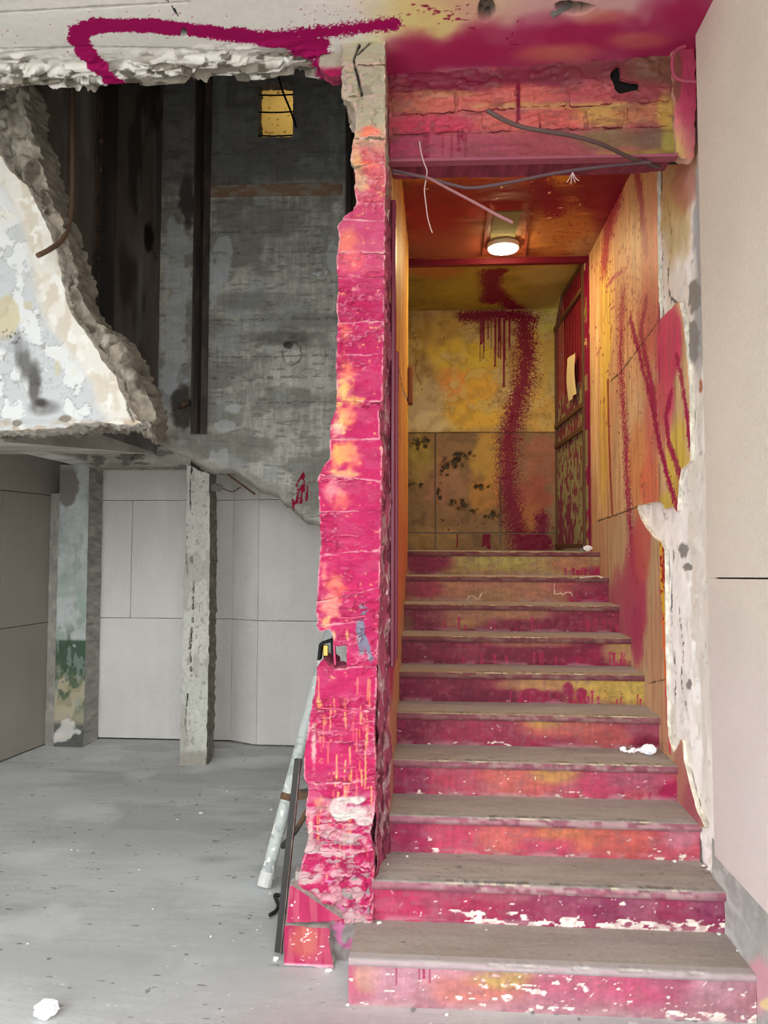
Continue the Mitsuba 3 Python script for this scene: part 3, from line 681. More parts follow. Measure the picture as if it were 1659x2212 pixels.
joints = [(80, 80), (143, 140), (208, 206), (298, 300), (372, 345), (470, 482), (545, 548), (596, 598), (698, 696), (768, 766), (867, 868), (950, 948), (1024, 1046), (1108, 1102), (1200, 1186), (1300, 1262), (1352, 1330), (1440, 1438), (1532, 1534), (1602, 1600), (1690, 1685), (1780, 1775), (1842, 1836), (2000, 2000)]
mid = tag('wall_center', 'broken end of the masonry wall sprayed hot pink between the shaft and the stair', kind='structure')
ppoly = Polygon(PL.px(left + right)).buffer(0)
for k in range(len(joints) - 1):
    (l0, r0), (l1, r1) = joints[k], joints[k + 1]
    strip = Polygon(PL.px([(600, l0 + (l0 - r0) * .5), (860, r0), (860, r1), (600, l1 + (l1 - r1) * .5)]))
    pg = ppoly.intersection(strip).buffer(.0028)
    pg = max(getattr(pg, 'geoms', [pg]), key=lambda u: u.area)
    prod = float(rng.uniform(-.004, .010)); pl = FRONT(YP - prod)
    m = polymask(pl, np.array(pg.exterior.coords), .0035, .02, 80 + k, raw=True)

    def pp(s, pg=pg):
        paint_pillar(s)
        dd = shapely.distance(pg.exterior, shapely.points(s.A, s.B)); s.h -= .009 * np.clip(1 - dd / .012, 0, 1) ** 2 * ss(.40, .62, s.nz(.10, .10, 33))
        s.mix(rgb(222, 176, 176), .75 * ss(.011, .003, dd + .006 * (s.nz(.03, .01, 35) - .5)) * ss(.42, .55, s.nz(.09, .03, 34)))
    addp('block', patch(pl, m.box, .004, pp, m, .06, 3, lambda a, b, t: (rgb(176, 84, 106) if b.mean() < 3.3 else rgb(160, 146, 124)), .012, 80 + k), 'matte', mid)
core = ppoly.buffer(-.006); PLc = FRONT(YP + .014)
m = polymask(PLc, np.array(max(getattr(core, 'geoms', [core]), key=lambda u: u.area).exterior.coords), .004, .03, 120, raw=True)


def pcore(s): paint_pillar(s); s.c *= np.array([.86, .86, .86]); s.h *= .6


addp('mortar_core', patch(PLc, m.box, .006, pcore, m, .26, 6, lambda a, b, t: (np.where(b[:, None] > 3.25, rgb(140, 124, 108), rgb(160, 78, 100)) + rgb(40, 40, 40) * (n2(a, b, .05, seed=9)[:, None] > .52)), .022, 121), 'matte', mid, label='torn masonry core with crumbly flanks')
# block stub left of the pillar head, under the ceiling
ST = FRONT(YP + .05)


def paint_stub(s):
    s.base(rgb(170, 160, 142)); s.mottle(.08, .06, .06, 1); s.mottle(.05, .015, .015, 2)
    zl = s.pl.px([(710, 152)])[0, 1]; s.mix(rgb(160, 34, 78), ss(zl + .03, zl - .005, s.B + .02 * (s.nz(.03) - .5))); s.blob(rgb(150, 24, 80), 683, 110, 8, 40, .9, .8)
    s.h += .015 * (s.nz(.05, .05, 4, 4) - .5)


sm_ = polymask(ST, [(676, 92), (738, 82), (741, 160), (728, 166), (712, 168), (700, 158), (690, 150), (682, 128)], .004, .03, 8)
addp('stub_block', patch(ST, sm_.box, .005, paint_stub, sm_, .07, 3, rgb(150, 60, 84), .012, 130), 'matte', mid, label='grey block stub under the ceiling')
add('rear_wall', cat(box(-.385, X_L - .004, 3.62, 5.60, 0, 6.95), box(-.385, -.35, 5.60, 7.4, 0, 6.95)), 'shell', mid)


# stair-side face of that wall
LW = LEFT(X_L)


def paint_leftwall(s):
    s.base(rgb(216, 164, 88)); s.mottle(.12, .25, .6, 1); s.mottle(.16, .05, .9, 2); s.mottle(.08, .012, .2, 3)
    s.mix(rgb(190, 96, 70), ss(.5, .62, s.nz(.06, 1.2, 4)) * .5)
    s.mix(rgb(232, 200, 90), ss(5.2, 5.5, s.A) * ss(1.9, 2.6, s.B) * .6)  # yellow lamp light on the far upper end, painted in
    s.mix(rgb(190, 76, 66), ss(2.35, 1.5, s.B + .3 * (s.nz(.2, .8, 6) - .5)) * .55)
    s.mix(rgb(160, 36, 76), ss(4.25, 3.75, s.A + .25 * (s.nz(.1, .5, 5) - .5)) * ss(3.2, 2.5, s.B) * .9)
    s.mix(rgb(176, 130, 92), ss(1.25, 1.0, s.B - .35 * (s.A - 4)) * .8)
    s.crack([(846, 690), (852, 745), (862, 800), (871, 845), (881, 866)], .014, rgb(70, 36, 26), .01, .012); s.crack([(842, 1060), (858, 1110)], .014, rgb(80, 30, 40), .01, .01)
    g = np.random.default_rng(6)
    for _ in range(60):
        a, b, L = g.uniform(3.6, 5.5), g.uniform(1.2, 3.8), g.uniform(.1, .5)
        d = np.hypot((s.A - a), np.maximum(np.abs(s.B - b) - L, 0)); s.mix(rgb(110, 56, 34), .6 * ss(.006, .002, d + .004 * (s.nz(.03, .1, 7) - .5)))
    s.h += .006 * (s.nz(.06, .3, 6, 4) - .5)


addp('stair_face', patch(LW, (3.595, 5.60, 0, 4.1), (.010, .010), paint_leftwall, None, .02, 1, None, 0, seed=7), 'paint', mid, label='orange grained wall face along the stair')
z0, z1 = at(852, 1440, 0, X_L + .02)[2], at(845, 352, 0, X_L + .02)[2]
add('trim_1', cat(box(X_L, X_L + .02, 3.56, 3.66, z0, z1, .004), box(X_L, X_L + .03, 3.655, 3.685, z0 + .02, z1 - .7, .004)), 'red_trim', label='dark magenta wooden casing along the front edge of the stair wall', kind='structure')
bsdf('red_trim', rgb(118, 24, 56), .35, spec=.5)

def paint_flank(s):
    s.base(rgb(150, 70, 92)); s.mottle(.2, .04, .08, 1); s.mix(rgb(176, 152, 150), ss(.5, .6, s.nz(.05, .07, 2, 5)) * .7 * ss(2.9, 2.2, s.B)); s.mix(rgb(84, 36, 48), ss(.56, .64, s.nz(.04, .06, 3, 4)) * .7)
    s.mix(rgb(232, 224, 220), ss(.76, .79, s.nz(.02, .035, 4, 3)) * .9); s.mix(rgb(160, 120, 104), ss(3.2, 3.5, s.B) * .6)
    s.h += .05 * (s.nz(.06, .09, 5, 5) - .5)


FL = Plane((-.262, 3.285, 0), (.040, .32, 0), (0, 0, 1))
addp('crumbly_flank', patch(FL, (0, .325, .34, 3.93), .007, paint_flank, None, .0, seed=28), 'matte', mid, label='crumbling masonry flank beside the stair')
# pink cladding slabs of the plinth at the wall's foot
def paint_clad(s):
    s.base(rgb(160, 46, 82)); s.mottle(.10, .08, .2, 1); s.mix(rgb(160, 36, 80), ss(.5, .6, s.nz(.02, .3, 9)) * .5); s.mottle(.05, .015, .02, 2)
    s.mix(rgb(186, 100, 108), ss(.55, .65, s.nz(.03, .2, 3)) * .5); s.blob(rgb(190, 120, 84), 655, 2030, 30, 34, .5, .9)
    s.chips(rgb(236, 226, 222), .80, .03, .025, .9); s.scratches(rgb(240, 228, 226), 625, 715, 2005, 2085, 26, 5, 16, .9, 4)
    zz = s.pl.px([(660, 2086)])[0, 1]; s.mix(rgb(226, 190, 198), ss(.012, .002, s.B - zz) * .7)


CP = FRONT(3.215)
for pts, dep, lab in (([(613, 1998), (714, 2004), (712, 2034), (716, 2058), (723, 2093), (613, 2086)], .1, 'lower pink cladding slab on the floor'), ([(625, 1910), (633, 1912), (745, 1988), (700, 1992), (617, 1994)], .075, 'broken triangular pink cladding slab')):
    m = polymask(CP, pts, .002, .02, 9)
    addp('cladding_slab', patch(CP, m.box, .004, paint_clad, m, dep, 3, rgb(160, 150, 142), .006, 140 + len(pts)), 'matte', mid, label=lab)
ledge = at(613, 1990, 1, 3.22)


def paint_rub(s):
    s.base(rgb(142, 132, 128)); s.mottle(.25, .04, .04, 1); s.mix(rgb(206, 96, 150), ss(.6, .64, s.nz(.05, .06, 5)) * .7); s.h += .05 * (s.nz(.06, .06, 3, 5) - .5)


addp('rubble_core', patch(FRONT(3.27), (-.60, -.285, 0, .36), .006, paint_rub, None, .05, 2, rgb(140, 130, 126), .01, 150), 'matte', mid, label='rough rubble behind the slabs')

# ================================================================ STAIRCASE
yback_ = at(1000, 669, 2, 3.97)[1]
stair = tag('staircase', 'concrete staircase of ten steps sprayed magenta, orange and yellow', 'staircase')


def riser_paint(i):
    DK = rgb(136, 26, 60); MG, PK, CO, YE, TN, LI, PU = (rgb(178, 30, 82) if i < 5 else rgb(140, 26, 62)), rgb(206, 66, 108), rgb(222, 116, 100), rgb(212, 172, 84), rgb(186, 136, 92), rgb(216, 150, 172), rgb(160, 54, 100)
    B = {1: (rgb(190, 122, 138), [(770, 2110, 40, 50, PK, .9), (795, 2105, 30, 34, YE, .7), (860, 2110, 90, 50, LI, .8), (1050, 2130, 110, 40, CO, .9), (1080, 2110, 70, 24, YE, .9), (1000, 2090, 60, 30, LI, .6), (1250, 2130, 120, 40, PK, .6), (1390, 2130, 90, 50, PK, .9), (1450, 2100, 70, 30, PU, .6), (1560, 2120, 60, 50, LI, .8)]),
         2: (rgb(184, 62, 104), [(870, 1950, 90, 60, rgb(222, 60, 108), .95), (1000, 1945, 80, 50, rgb(206, 60, 100), .8), (1090, 1930, 60, 24, rgb(206, 116, 128), .6), (1300, 1950, 90, 40, PU, .6), (1220, 1940, 60, 30, rgb(186, 90, 126), .6), (1380, 1950, 40, 40, LI, .4), (1540, 1960, 50, 40, PU, .9)]),
         3: (rgb(204, 84, 104), [(880, 1810, 50, 50, rgb(168, 36, 84), .95), (980, 1810, 60, 40, rgb(206, 62, 100), .7), (1080, 1810, 60, 30, CO, .6), (1250, 1800, 110, 36, rgb(218, 126, 92), .9), (1350, 1810, 80, 40, rgb(212, 98, 92), .8), (1470, 1805, 40, 34, LI, .6), (1190, 1830, 60, 20, PK, .7)]),
         4: (rgb(208, 90, 108), [(880, 1690, 50, 50, rgb(164, 36, 84), .95), (990, 1690, 60, 40, rgb(206, 66, 96), .8), (1110, 1680, 80, 40, CO, .7), (1200, 1672, 60, 24, YE, .7), (1300, 1690, 60, 36, PK, .7), (1370, 1680, 60, 30, rgb(190, 90, 120), .8), (1450, 1710, 40, 26, MG, .9)]),
         5: (rgb(172, 56, 84), [(900, 1585, 70, 50, MG, .95), (1010, 1590, 70, 40, rgb(186, 56, 90), .7), (1200, 1570, 80, 24, CO, .8), (1180, 1560, 40, 14, YE, .7), (1300, 1590, 70, 30, rgb(216, 112, 96), .6), (1390, 1570, 40, 24, rgb(176, 80, 104), .8), (1400, 1605, 30, 16, MG, .9)]),
         6: (DK, [(1200, 1478, 120, 16, rgb(206, 150, 96), .95), (1330, 1490, 100, 40, YE, .95), (1380, 1500, 60, 40, rgb(216, 180, 90), .9)]),
         7: (DK, [(900, 1400, 40, 30, rgb(140, 44, 66), .6), (1150, 1390, 100, 8, rgb(190, 130, 90), .7), (1350, 1405, 45, 34, rgb(202, 156, 96), .95), (1010, 1410, 40, 20, rgb(170, 70, 84), .6)]),
         8: (rgb(142, 34, 62), [(1020, 1330, 80, 22, TN, .8), (1120, 1325, 90, 12, rgb(190, 136, 90), .8), (1000, 1350, 40, 10, YE, .5), (880, 1350, 12, 20, rgb(150, 110, 70), .7), (1300, 1350, 40, 14, rgb(186, 70, 84), .5)]),
         9: (rgb(182, 120, 88), [(920, 1270, 40, 20, rgb(170, 56, 80), .9), (880, 1270, 8, 30, rgb(160, 60, 70), .6), (1280, 1280, 60, 30, MG, .9), (1230, 1265, 50, 18, rgb(180, 80, 84), .6), (1060, 1290, 60, 14, rgb(176, 140, 84), .6)]),
         10: (rgb(182, 148, 92), [(920, 1215, 50, 34, MG, .95), (1080, 1215, 80, 16, rgb(186, 172, 84), .8), (1240, 1222, 50, 20, rgb(190, 110, 84), .6), (1290, 1235, 30, 12, rgb(170, 40, 74), .9)])}[i]

    def p(s):
        s.base(B[0]); s.mottle(.06, .1, .05, 1)
        for x, y, rx, ry, c, k in B[1]: s.blob(c, x, y, rx, ry, k, .9)
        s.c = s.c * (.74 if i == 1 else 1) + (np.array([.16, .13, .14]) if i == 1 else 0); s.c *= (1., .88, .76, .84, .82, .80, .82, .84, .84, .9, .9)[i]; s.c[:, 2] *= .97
        s.mottle(.12, .05, .02, 2); s.mottle(.07, .012, .009, 3)
        zb = (i - 1) * R
        edge = ss(.035, .0, s.B - zb)
        if i == 6:
            for x in (1185, 1205, 1232, 1252, 1262): s.stroke(DK, [(x, 1495), (x + 2, 1524)], .012, .006, .3, .95)
            for x, y, rr in ((1228, 1490, 12), (1255, 1502, 11), (1150, 1506, 30)): s.blob(DK, x, y, rr, 16, .95, .4)
        if i == 9:
            for pts in ([(1197, 1261), (1198, 1283), (1203, 1284)], [(1203, 1284), (1212, 1281), (1216, 1285), (1224, 1279), (1233, 1280), (1236, 1287)], [(1009, 1296), (1012, 1289), (1020, 1286), (1028, 1293), (1034, 1294), (1041, 1281)]): s.stroke(rgb(232, 200, 180), pts, .0035, .003, .2, .8, .002)
        if i == 7: s.blob(DK, 1282, 1420, 16, 22, .97, .4); s.blob(DK, 1240, 1432, 40, 14, .9, .5)
        if i in (6, 7, 8, 9, 10):
            y0 = {6: 1526, 7: 1443, 8: 1369, 9: 1303, 10: 1242}[i]
            s.drips(rgb(160, 28, 68), {6: 1080, 7: 1000, 8: 960, 9: 1230, 10: 1220}[i], {6: 1400, 7: 1370, 8: 1340, 9: 1320, 10: 1300}[i], y0, 5, 34 if i < 9 else 14, 26, 2.2, i, True, .85)
            s.spots(rgb(130, 40, 40), (1260, y0 - 22), (90, 10), 60, .6, 1.6, i, .8)
        if i in (4, 5): s.drips(rgb(164, 30, 72), 1000, 1440, {4: 1733, 5: 1628}[i], 6, 22, 30, 1.6, i, True, .7)
        if i == 1: s.drips(rgb(140, 30, 70), 820, 930, 2062, 40, 95, 5, 1.6, 3, False, .9)
        wh = rgb(240, 230, 214)
        rng2 = {1: .76, 2: .78, 3: .82, 4: .82, 5: .84}.get(i, .86)
        bot = ss(.06, .0, s.B - zb) * .16 if i < 6 else .03 * ss(.05, 0, s.B - zb)
        if i == 2: bot = ss(.075, .015, s.B - zb) * ss(-.05, .2, s.A) * .30
        if i == 1: bot = ss(.08, .0, s.B - zb) * ss(.5, .9, s.A) * .22 + .10 * ss(.25, .15, np.hypot((s.A - .33) * .8, s.B - .07))
        m = ss(rng2, rng2 + .03, s.nz(.045, .018, 21, 4) + bot); s.mix(wh, m * .95); s.h -= .0015 * m
        a0 = s.pl.px([(860, 1700)])[0]
        y0, y1 = H / 2, H / 2
        g = np.random.default_rng(i)
        n = {1: 46, 2: 34, 3: 24, 4: 20, 5: 12}.get(i, 6)
        for _ in range(n):
            a, b, L, t = g.uniform(X_L, X_R), zb + R * g.uniform(.1, .85), g.uniform(.004, .035) * g.random(), g.normal() * .5 + (g.random() < .3)
            q0 = np.array([a, b]); q1 = q0 + L * np.array([math.cos(t), math.sin(t)]); wv = g.uniform(.0012, .0028)
            s.mix(wh if g.random() < .8 else rgb(226, 190, 200), .8 * ss(wv, wv * .4, s.dist(np.array([q0, q1])) + .0015 * (s.nz(.012, seed=4) - .5)))
        fleck = s.nz(.008, .007, 41, 2); s.mix(rgb(226, 200, 190), .4 * ss(.90, .92, fleck + .06 * (s.nz(.15, .06, 42) - .5)) * (i < 7)); s.mix(rgb(70, 34, 44), .35 * ss(.90, .93, s.nz(.011, .008, 43, 2) + .12 * (s.nz(.12, .08, 44) - .5)))
        s.mix(rgb(150, 110, 118), .25 * ss(.5, .7, s.nz(.12, .035, 45, 4)) * (i < 5)); s.c *= (1 + .16 * (s.nz(.016, .12, 46, 3) - .5))[:, None]
        s.mix(rgb(176, 150, 146), edge * ss(.4, .6, s.nz(.08, .03, 14)) * .6)
        s.mix(rgb(150, 96, 100), ss(.62, .68, s.nz(.03, .03, 17)) * .35)
        s.h += .003 * (s.nz(.05, .03, 15, 4) - .5)
    return p


def nosing(i, x0, x1):
    y, z = ny(i), R * i
    hgt = .036 if i > 1 else .026
    xs = np.linspace(x0, x1, int((x1 - x0) / .006))
    prof = [(y + .05, z), (y + .018, z + .0005), (y + .004, z), (y, z - .006), (y, z - hgt * .55), (y + .002, z - hgt), (y + .024, z - hgt - .001)]
    V, C = [], []
    wear = n2(xs, xs * 0 + i, .06, seed=i + 200, octv=5); wear2 = n2(xs, xs * 0 + i * 3.3, .02, seed=i + 220, octv=3)
    inside = ss(.0, .45, xs - X_L) * ss(0, .18, X_R - xs)
    chip = np.clip((wear - .44) * 6, 0, 1) * inside * (.6 if i > 1 else 1)
    for k, (yy, zz) in enumerate(prof):
        dy = (.012 * chip if k in (2, 3) else .004 * chip if k == 4 else 0) + .0012 * (wear2 - .5); dz = (-.006 * chip if k in (2, 3) else 0)
        V.append(np.stack([xs, yy + dy, zz + dz + 0 * xs], 1))
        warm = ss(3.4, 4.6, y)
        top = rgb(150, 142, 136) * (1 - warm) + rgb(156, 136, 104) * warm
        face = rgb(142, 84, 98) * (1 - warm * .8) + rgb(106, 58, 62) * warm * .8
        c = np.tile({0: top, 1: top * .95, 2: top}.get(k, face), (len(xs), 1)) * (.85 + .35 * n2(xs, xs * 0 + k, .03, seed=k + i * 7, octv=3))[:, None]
        if k in (1, 2, 3):
            w3 = n2(xs, xs * 0 + k * .05 + i, .018, .02, seed=i + 300, octv=3); m = (chip * ss(.40, .5, w3))[:, None]; c = c * (1 - m) + (rgb(238, 224, 188) if k == 2 else rgb(84, 70, 60)) * m
        if k >= 3:
            m = (ss(.40, .62, n2(xs, xs * 0 + k * .03, .05, .03, seed=i + 320, octv=4)) * (.3 + .7 * inside) * .7)[:, None]; c = c * (1 - m) + (rgb(184, 160, 156) * (1 - warm) + rgb(140, 112, 96) * warm) * m
        if i == 1:
            m = .75; c = c * (1 - m) + rgb(176, 166, 164) * m
        C.append(c)
    n = len(xs); j = (np.arange(len(prof) - 1)[:, None] * n + np.arange(n - 1)).ravel()
    f = np.vstack([np.stack([j, j + n, j + n + 1], 1), np.stack([j, j + n + 1, j + 1], 1)])
    return np.vstack(V), f, np.clip(np.vstack(C), 0, 1)


for i in range(1, 11):
    x0, x1 = {1: (-.338, 1.158), 2: (-.276, 1.160)}.get(i, (X_L, X_R - .012))
    y, z, yb = ny(i), R * i, (ny(i + 1) + .03 if i < 10 else yback_ - .012)
    sk = add('step', box(x0, x1, y + .045, yb, z - .05, z), 'tread_concrete', stair)
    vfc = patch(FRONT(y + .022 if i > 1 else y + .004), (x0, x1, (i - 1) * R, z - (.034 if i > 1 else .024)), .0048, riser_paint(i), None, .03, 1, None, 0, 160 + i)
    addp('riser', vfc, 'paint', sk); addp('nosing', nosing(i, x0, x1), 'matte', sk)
add('core', cat(*[box((-.33, -.27, X_L)[min(i - 1, 2)] + .004, 1.13, ny(i) + .06, ny(i + 1) + .06, 0.01, i * R - .052) for i in range(1, 11)]), 'shell', stair)

# --- landing: corridor ceiling, header bar, back wall
ZS = 3.97
SC = UNDER(ZS)
ybar = at(1087, 560, 2, ZS)[1]; yback = at(1000, 669, 2, ZS)[1]


def paint_sceil(s):
    s.base(rgb(138, 66, 48)); s.mottle(.14, .3, .12, 1); s.mottle(.10, .04, .03, 2); s.mottle(.08, .3, .02, 3); s.mix(rgb(92, 50, 34), ss(.55, .65, s.nz(.2, .04, 31, 5)) * .5); s.mix(rgb(210, 150, 100), ss(.60, .66, s.nz(.16, .05, 32, 5)) * .5)
    s.blob(rgb(196, 126, 62), 1000, 385, 120, 20, .9, .8); s.blob(rgb(220, 150, 60), 1180, 375, 90, 26, .9, .8); s.blob(rgb(172, 40, 48), 930, 465, 50, 40, .8, .8); s.blob(rgb(180, 52, 48), 1020, 440, 90, 30, .85, .8); s.blob(rgb(178, 44, 44), 1080, 400, 90, 20, .5, .8)
    s.blob(rgb(184, 124, 70), 1210, 500, 90, 50, .85, .9); s.blob(rgb(160, 92, 62), 960, 525, 80, 40, .7, .8); s.blob(rgb(170, 120, 80), 1000, 495, 80, 10, .7, .5); s.blob(rgb(190, 170, 130), 1270, 540, 40, 30, .5, .8)
    s.blob(rgb(136, 28, 42), 940, 470, 70, 60, .8, .9); s.blob(rgb(132, 40, 44), 1010, 420, 120, 30, .6, .9); s.blob(rgb(140, 74, 60), 960, 530, 80, 30, .7, .9); s.blob(rgb(128, 30, 40), 1130, 430, 120, 30, .6, 1.)
    s.stroke(rgb(126, 12, 44), [(1290, 350), (1300, 390), (1310, 430)], .16, .16, 1., .95); s.stroke(rgb(130, 14, 46), [(1160, 372), (1175, 420), (1200, 460)], .07, .14, 1., .85)
    s.blob(rgb(140, 26, 56), 1310, 460, 30, 40, .7, .9); s.spots(rgb(120, 14, 40), (1210, 440), (45, 45), 160, .8, 3, 2); s.spots(rgb(110, 20, 40), (1240, 520), (30, 20), 40, .8, 3, 3)
    s.spots(rgb(226, 206, 170), (1130, 440), (100, 40), 14, 1.5, 5, 4)
    s.mix(rgb(126, 112, 70), (np.abs(s.A - s.pl.px([(1093, 500)])[0, 0]) < .13) * (s.B > s.pl.px([(1093, 556)])[0, 1]) * (s.B < s.pl.px([(1093, 455)])[0, 1]) * 0.)
    s.h += .006 * (s.nz(.15, .06, 5, 4) - .5)


def paint_sceil2(s):
    s.base(rgb(166, 140, 64)); s.mottle(.14, .3, .12, 1); s.mottle(.07, .05, .03, 2)
    s.blob(rgb(186, 110, 62), 940, 585, 60, 16, .8, .9); s.blob(rgb(212, 190, 120), 1180, 590, 60, 26, .6, .9); s.blob(rgb(176, 140, 80), 1180, 640, 60, 20, .5, .9); s.blob(rgb(196, 172, 60), 1030, 630, 90, 30, .5, .9)
    s.stroke(rgb(126, 12, 50), [(1058, 590), (1062, 620), (1060, 650)], .09, .14, 1., .98); s.stroke(rgb(126, 12, 50), [(1062, 622), (1090, 650), (1120, 672)], .08, .14, 1., .98)
    s.stroke(rgb(126, 12, 50), [(1080, 585), (1062, 600)], .06, .04, 1., .9)
    s.h += .006 * (s.nz(.15, .06, 5, 4) - .5)


ct = tag('ceiling_stair', 'stairwell ceiling sprayed red, orange and olive', kind='structure')
addp('front_panel', patch(SC, (X_L - .1, 1.25, -ybar, -(YF + .12)), .0075, paint_sceil, None, 0, seed=12), 'paint', ct)
addp('rear_panel', patch(UNDER(ZS - .004), (-.35, 1.25, -yback - .05, -ybar), .0085, paint_sceil2, None, 0, seed=13), 'paint', ct)
add('slab_above', box(-.34, 1.4, YF + .12, yback + .2, ZS + .04, ZS + .2), 'shell', ct)
# mounting board around the lamp
q = lambda x, y: at(x, y, 2, ZS - .008)
pm = [q(1062, 458), q(1126, 457), q(1122, 530), q(1056, 531)]
add('mounting_board', box(pm[3][0], pm[1][0], pm[2][1] if pm[2][1] < pm[0][1] else pm[0][1], max(pm[2][1], pm[0][1]), ZS - .012, ZS), 'olive_board', ct, label='bare olive rectangle in front of the lamp')
bsdf('olive_board', rgb(122, 112, 70), .8)
for x0_, x1_ in ((1044, 1052), (1132, 1140)): add('cover_strip', bar(at(x0_ + 12, 452, 2, ZS - .006), at(x0_, 552, 2, ZS - .006), .02, .012), 'red_brown', ct)
bsdf('red_brown', rgb(140, 66, 56), .6)
add('edge_bar', box(X_L - .02, 1.165, ybar - .03, ybar + .02, ZS - .045, ZS), 'dark_red', ct, label='dark red bar across the ceiling')
bsdf('dark_red', rgb(112, 24, 44), .5)

BK = FRONT(yback)


def paint_backwall(s):
    zd = s.pl.px([(1000, 934)])[0, 1]; up = ss(zd - .004, zd + .004, s.B)
    s.base(rgb(180, 148, 92)); s.mottle(.14, .25, .25, 1); s.mottle(.12, .05, .05, 2); s.mottle(.06, .015, .015, 3)
    for x, y, rx, ry, c, k in ((960, 740, 70, 50, rgb(206, 172, 84), .8), (1000, 790, 70, 50, rgb(226, 196, 60), .7), (1000, 840, 60, 40, rgb(226, 172, 60), .8), (1160, 780, 50, 90, rgb(216, 178, 80), .7), (1020, 900, 80, 30, rgb(228, 184, 60), .85), (920, 870, 40, 50, rgb(196, 176, 140), .85), (930, 915, 50, 22, rgb(222, 206, 160), .8),
                               (1180, 900, 40, 50, rgb(226, 178, 80), .7), (900, 700, 30, 40, rgb(170, 130, 60), .6), (1200, 690, 40, 30, rgb(206, 196, 90), .9), (975, 825, 26, 30, rgb(222, 130, 80), .5), (1040, 760, 30, 30, rgb(222, 200, 60), .5)):
        s.blob(c, x, y, rx, ry, k, .6, 0, .5, .15)
    m = ss(.56, .575, s.nz(.16, .16, 4, 5)); s.mix(rgb(206, 184, 122), m * up * .55); s.h += .006 * m * up
    s.mix(rgb(138, 106, 72), (1 - up) * .8); s.mix(rgb(110, 84, 56), (1 - up) * ss(.5, .62, s.nz(.12, .12, 31, 4)) * .5)
    for x, y, rx, ry, c, k in ((910, 1000, 26, 50, rgb(176, 156, 66), .7), (1060, 990, 40, 60, rgb(204, 160, 66), .8), (1050, 1070, 30, 40, rgb(206, 140, 60), .7), (960, 1050, 50, 50, rgb(176, 126, 96), .7), (1170, 1000, 50, 60, rgb(176, 106, 84), .8), (1150, 1080, 40, 50, rgb(176, 84, 66), .8), (1140, 1120, 30, 40, rgb(190, 120, 60), .7), (930, 1160, 60, 30, rgb(186, 148, 90), .6)):
        s.blob(c, x, y, rx, ry, k * 1., .7, 0, .5, .1)
    s.mix(rgb(120, 88, 44), ss(.46, .74, s.nz(.09, .09, 32, 5)) * .22); s.mix(rgb(216, 196, 140), ss(.54, .72, s.nz(.09, .08, 33, 5)) * .45 * up); s.mix(rgb(70, 50, 34), ss(.86, .90, s.nz(.015, .015, 34, 2)) * .4)
    lowr = (1 - up); s.h += lowr * .018 * (s.nz(.06, .06, 8, 5) - .5)
    for x, y, rx, ry in ((905, 960, 18, 14), (1000, 985, 20, 8), (985, 1000, 12, 10), (960, 1010, 12, 20), (900, 1050, 26, 5), (910, 1066, 14, 5), (1060, 1112, 16, 10), (1030, 1105, 14, 5), (990, 1090, 22, 12), (950, 1060, 6, 20), (1040, 1050, 20, 8)):
        mm = ss(.45, .7, s.nz(.035, .035, 9, 4)) * ss(0, 1, (1 - s.el(x, y, rx * 1.3, ry * 1.3, .5, .04)) / .4); s.mix(rgb(52, 46, 34), mm * .9); s.h -= .02 * mm
    CR = rgb(122, 10, 44)
    s.stroke(CR, [(1000, 683), (1040, 682), (1085, 680), (1130, 684), (1150, 690)], .05, .10, 1., .98)
    s.stroke(CR, [(1130, 690), (1138, 760), (1130, 830), (1112, 890), (1098, 950), (1096, 1040), (1106, 1100), (1118, 1150), (1128, 1190)], .085, .20, 1.05, .98)
    s.stroke(CR, [(1170, 1120), (1175, 1190)], .06, .12, 1., .9); s.blob(CR, 1150, 1175, 45, 22, .95, .5, .8); s.spots(rgb(130, 20, 40), (1130, 850), (48, 150), 500, .6, 1.6, 3, .85)
    s.drips(CR, 1035, 1105, 690, 40, 90, 14, 1.5, 6); s.drips(CR, 1060, 1095, 690, 80, 150, 4, 1.6, 8); s.drips(CR, 1035, 1060, 1155, 14, 32, 6, 2.6, 9); s.drips(CR, 980, 990, 1155, 20, 30, 2, 2, 10); s.spots(CR, (1000, 1130), (30, 12), 14, 1, 3, 6)
    for pts in ([(880, 935), (1210, 934)], [(880, 1152), (1210, 1152)], [(940, 936), (940, 1200)], [(1081, 1050), (1081, 1200)]): s.crack(pts, .006, rgb(86, 62, 40), .006, .001, .8)
    for pts in ([(893, 720), (905, 760), (896, 800), (912, 840)], [(950, 700), (960, 730), (952, 745)], [(1100, 960), (1130, 985)]): s.crack(pts, .006, rgb(120, 90, 50), .004, .02, .6)


_g = lambda x, y: BK.px([(x, y)])[0]
zd_, ze_ = _g(1000, 934.5)[1], _g(1000, 1152)[1]; xc = [-.35, _g(940, 1050)[0], _g(1081, 1100)[0], 1.3]
addp('wall_landing', patch(BK, (-.35, 1.3, zd_ + .002, ZS), .0065, paint_backwall, None, .02, 1, None, 0, 14), 'paint', label='landing back wall mottled yellow over brown with a crimson spray line', kind='structure')

for c_ in range(3):
    for za__, zb__ in ((10 * R, ze_), (ze_, zd_)): addp('wall_panel', patch(FRONT(yback - .006), (xc[c_] + .0025, xc[c_ + 1] - .0025, za__ + .0025, zb__ - .0025), .0065, paint_backwall, None, .02, 1, None, 0, 14), 'paint', 'wall_landing')
# ================================================================ SHAFT (left)
YS = 6.04
SB = FRONT(YS)
xs_l = at(345, 640, 1, YS)[0]
bottom = [(335, 962), (345, 968), (372, 985), (405, 995), (432, 1012), (455, 1024), (478, 1024), (500, 1022), (520, 1035), (545, 1052), (560, 1066), (580, 1068), (598, 1076), (610, 1092), (630, 1104), (645, 1118), (660, 1132), (690, 1138), (760, 1150)]
win = [(560, 178), (632, 178), (632, 295), (559, 295)]


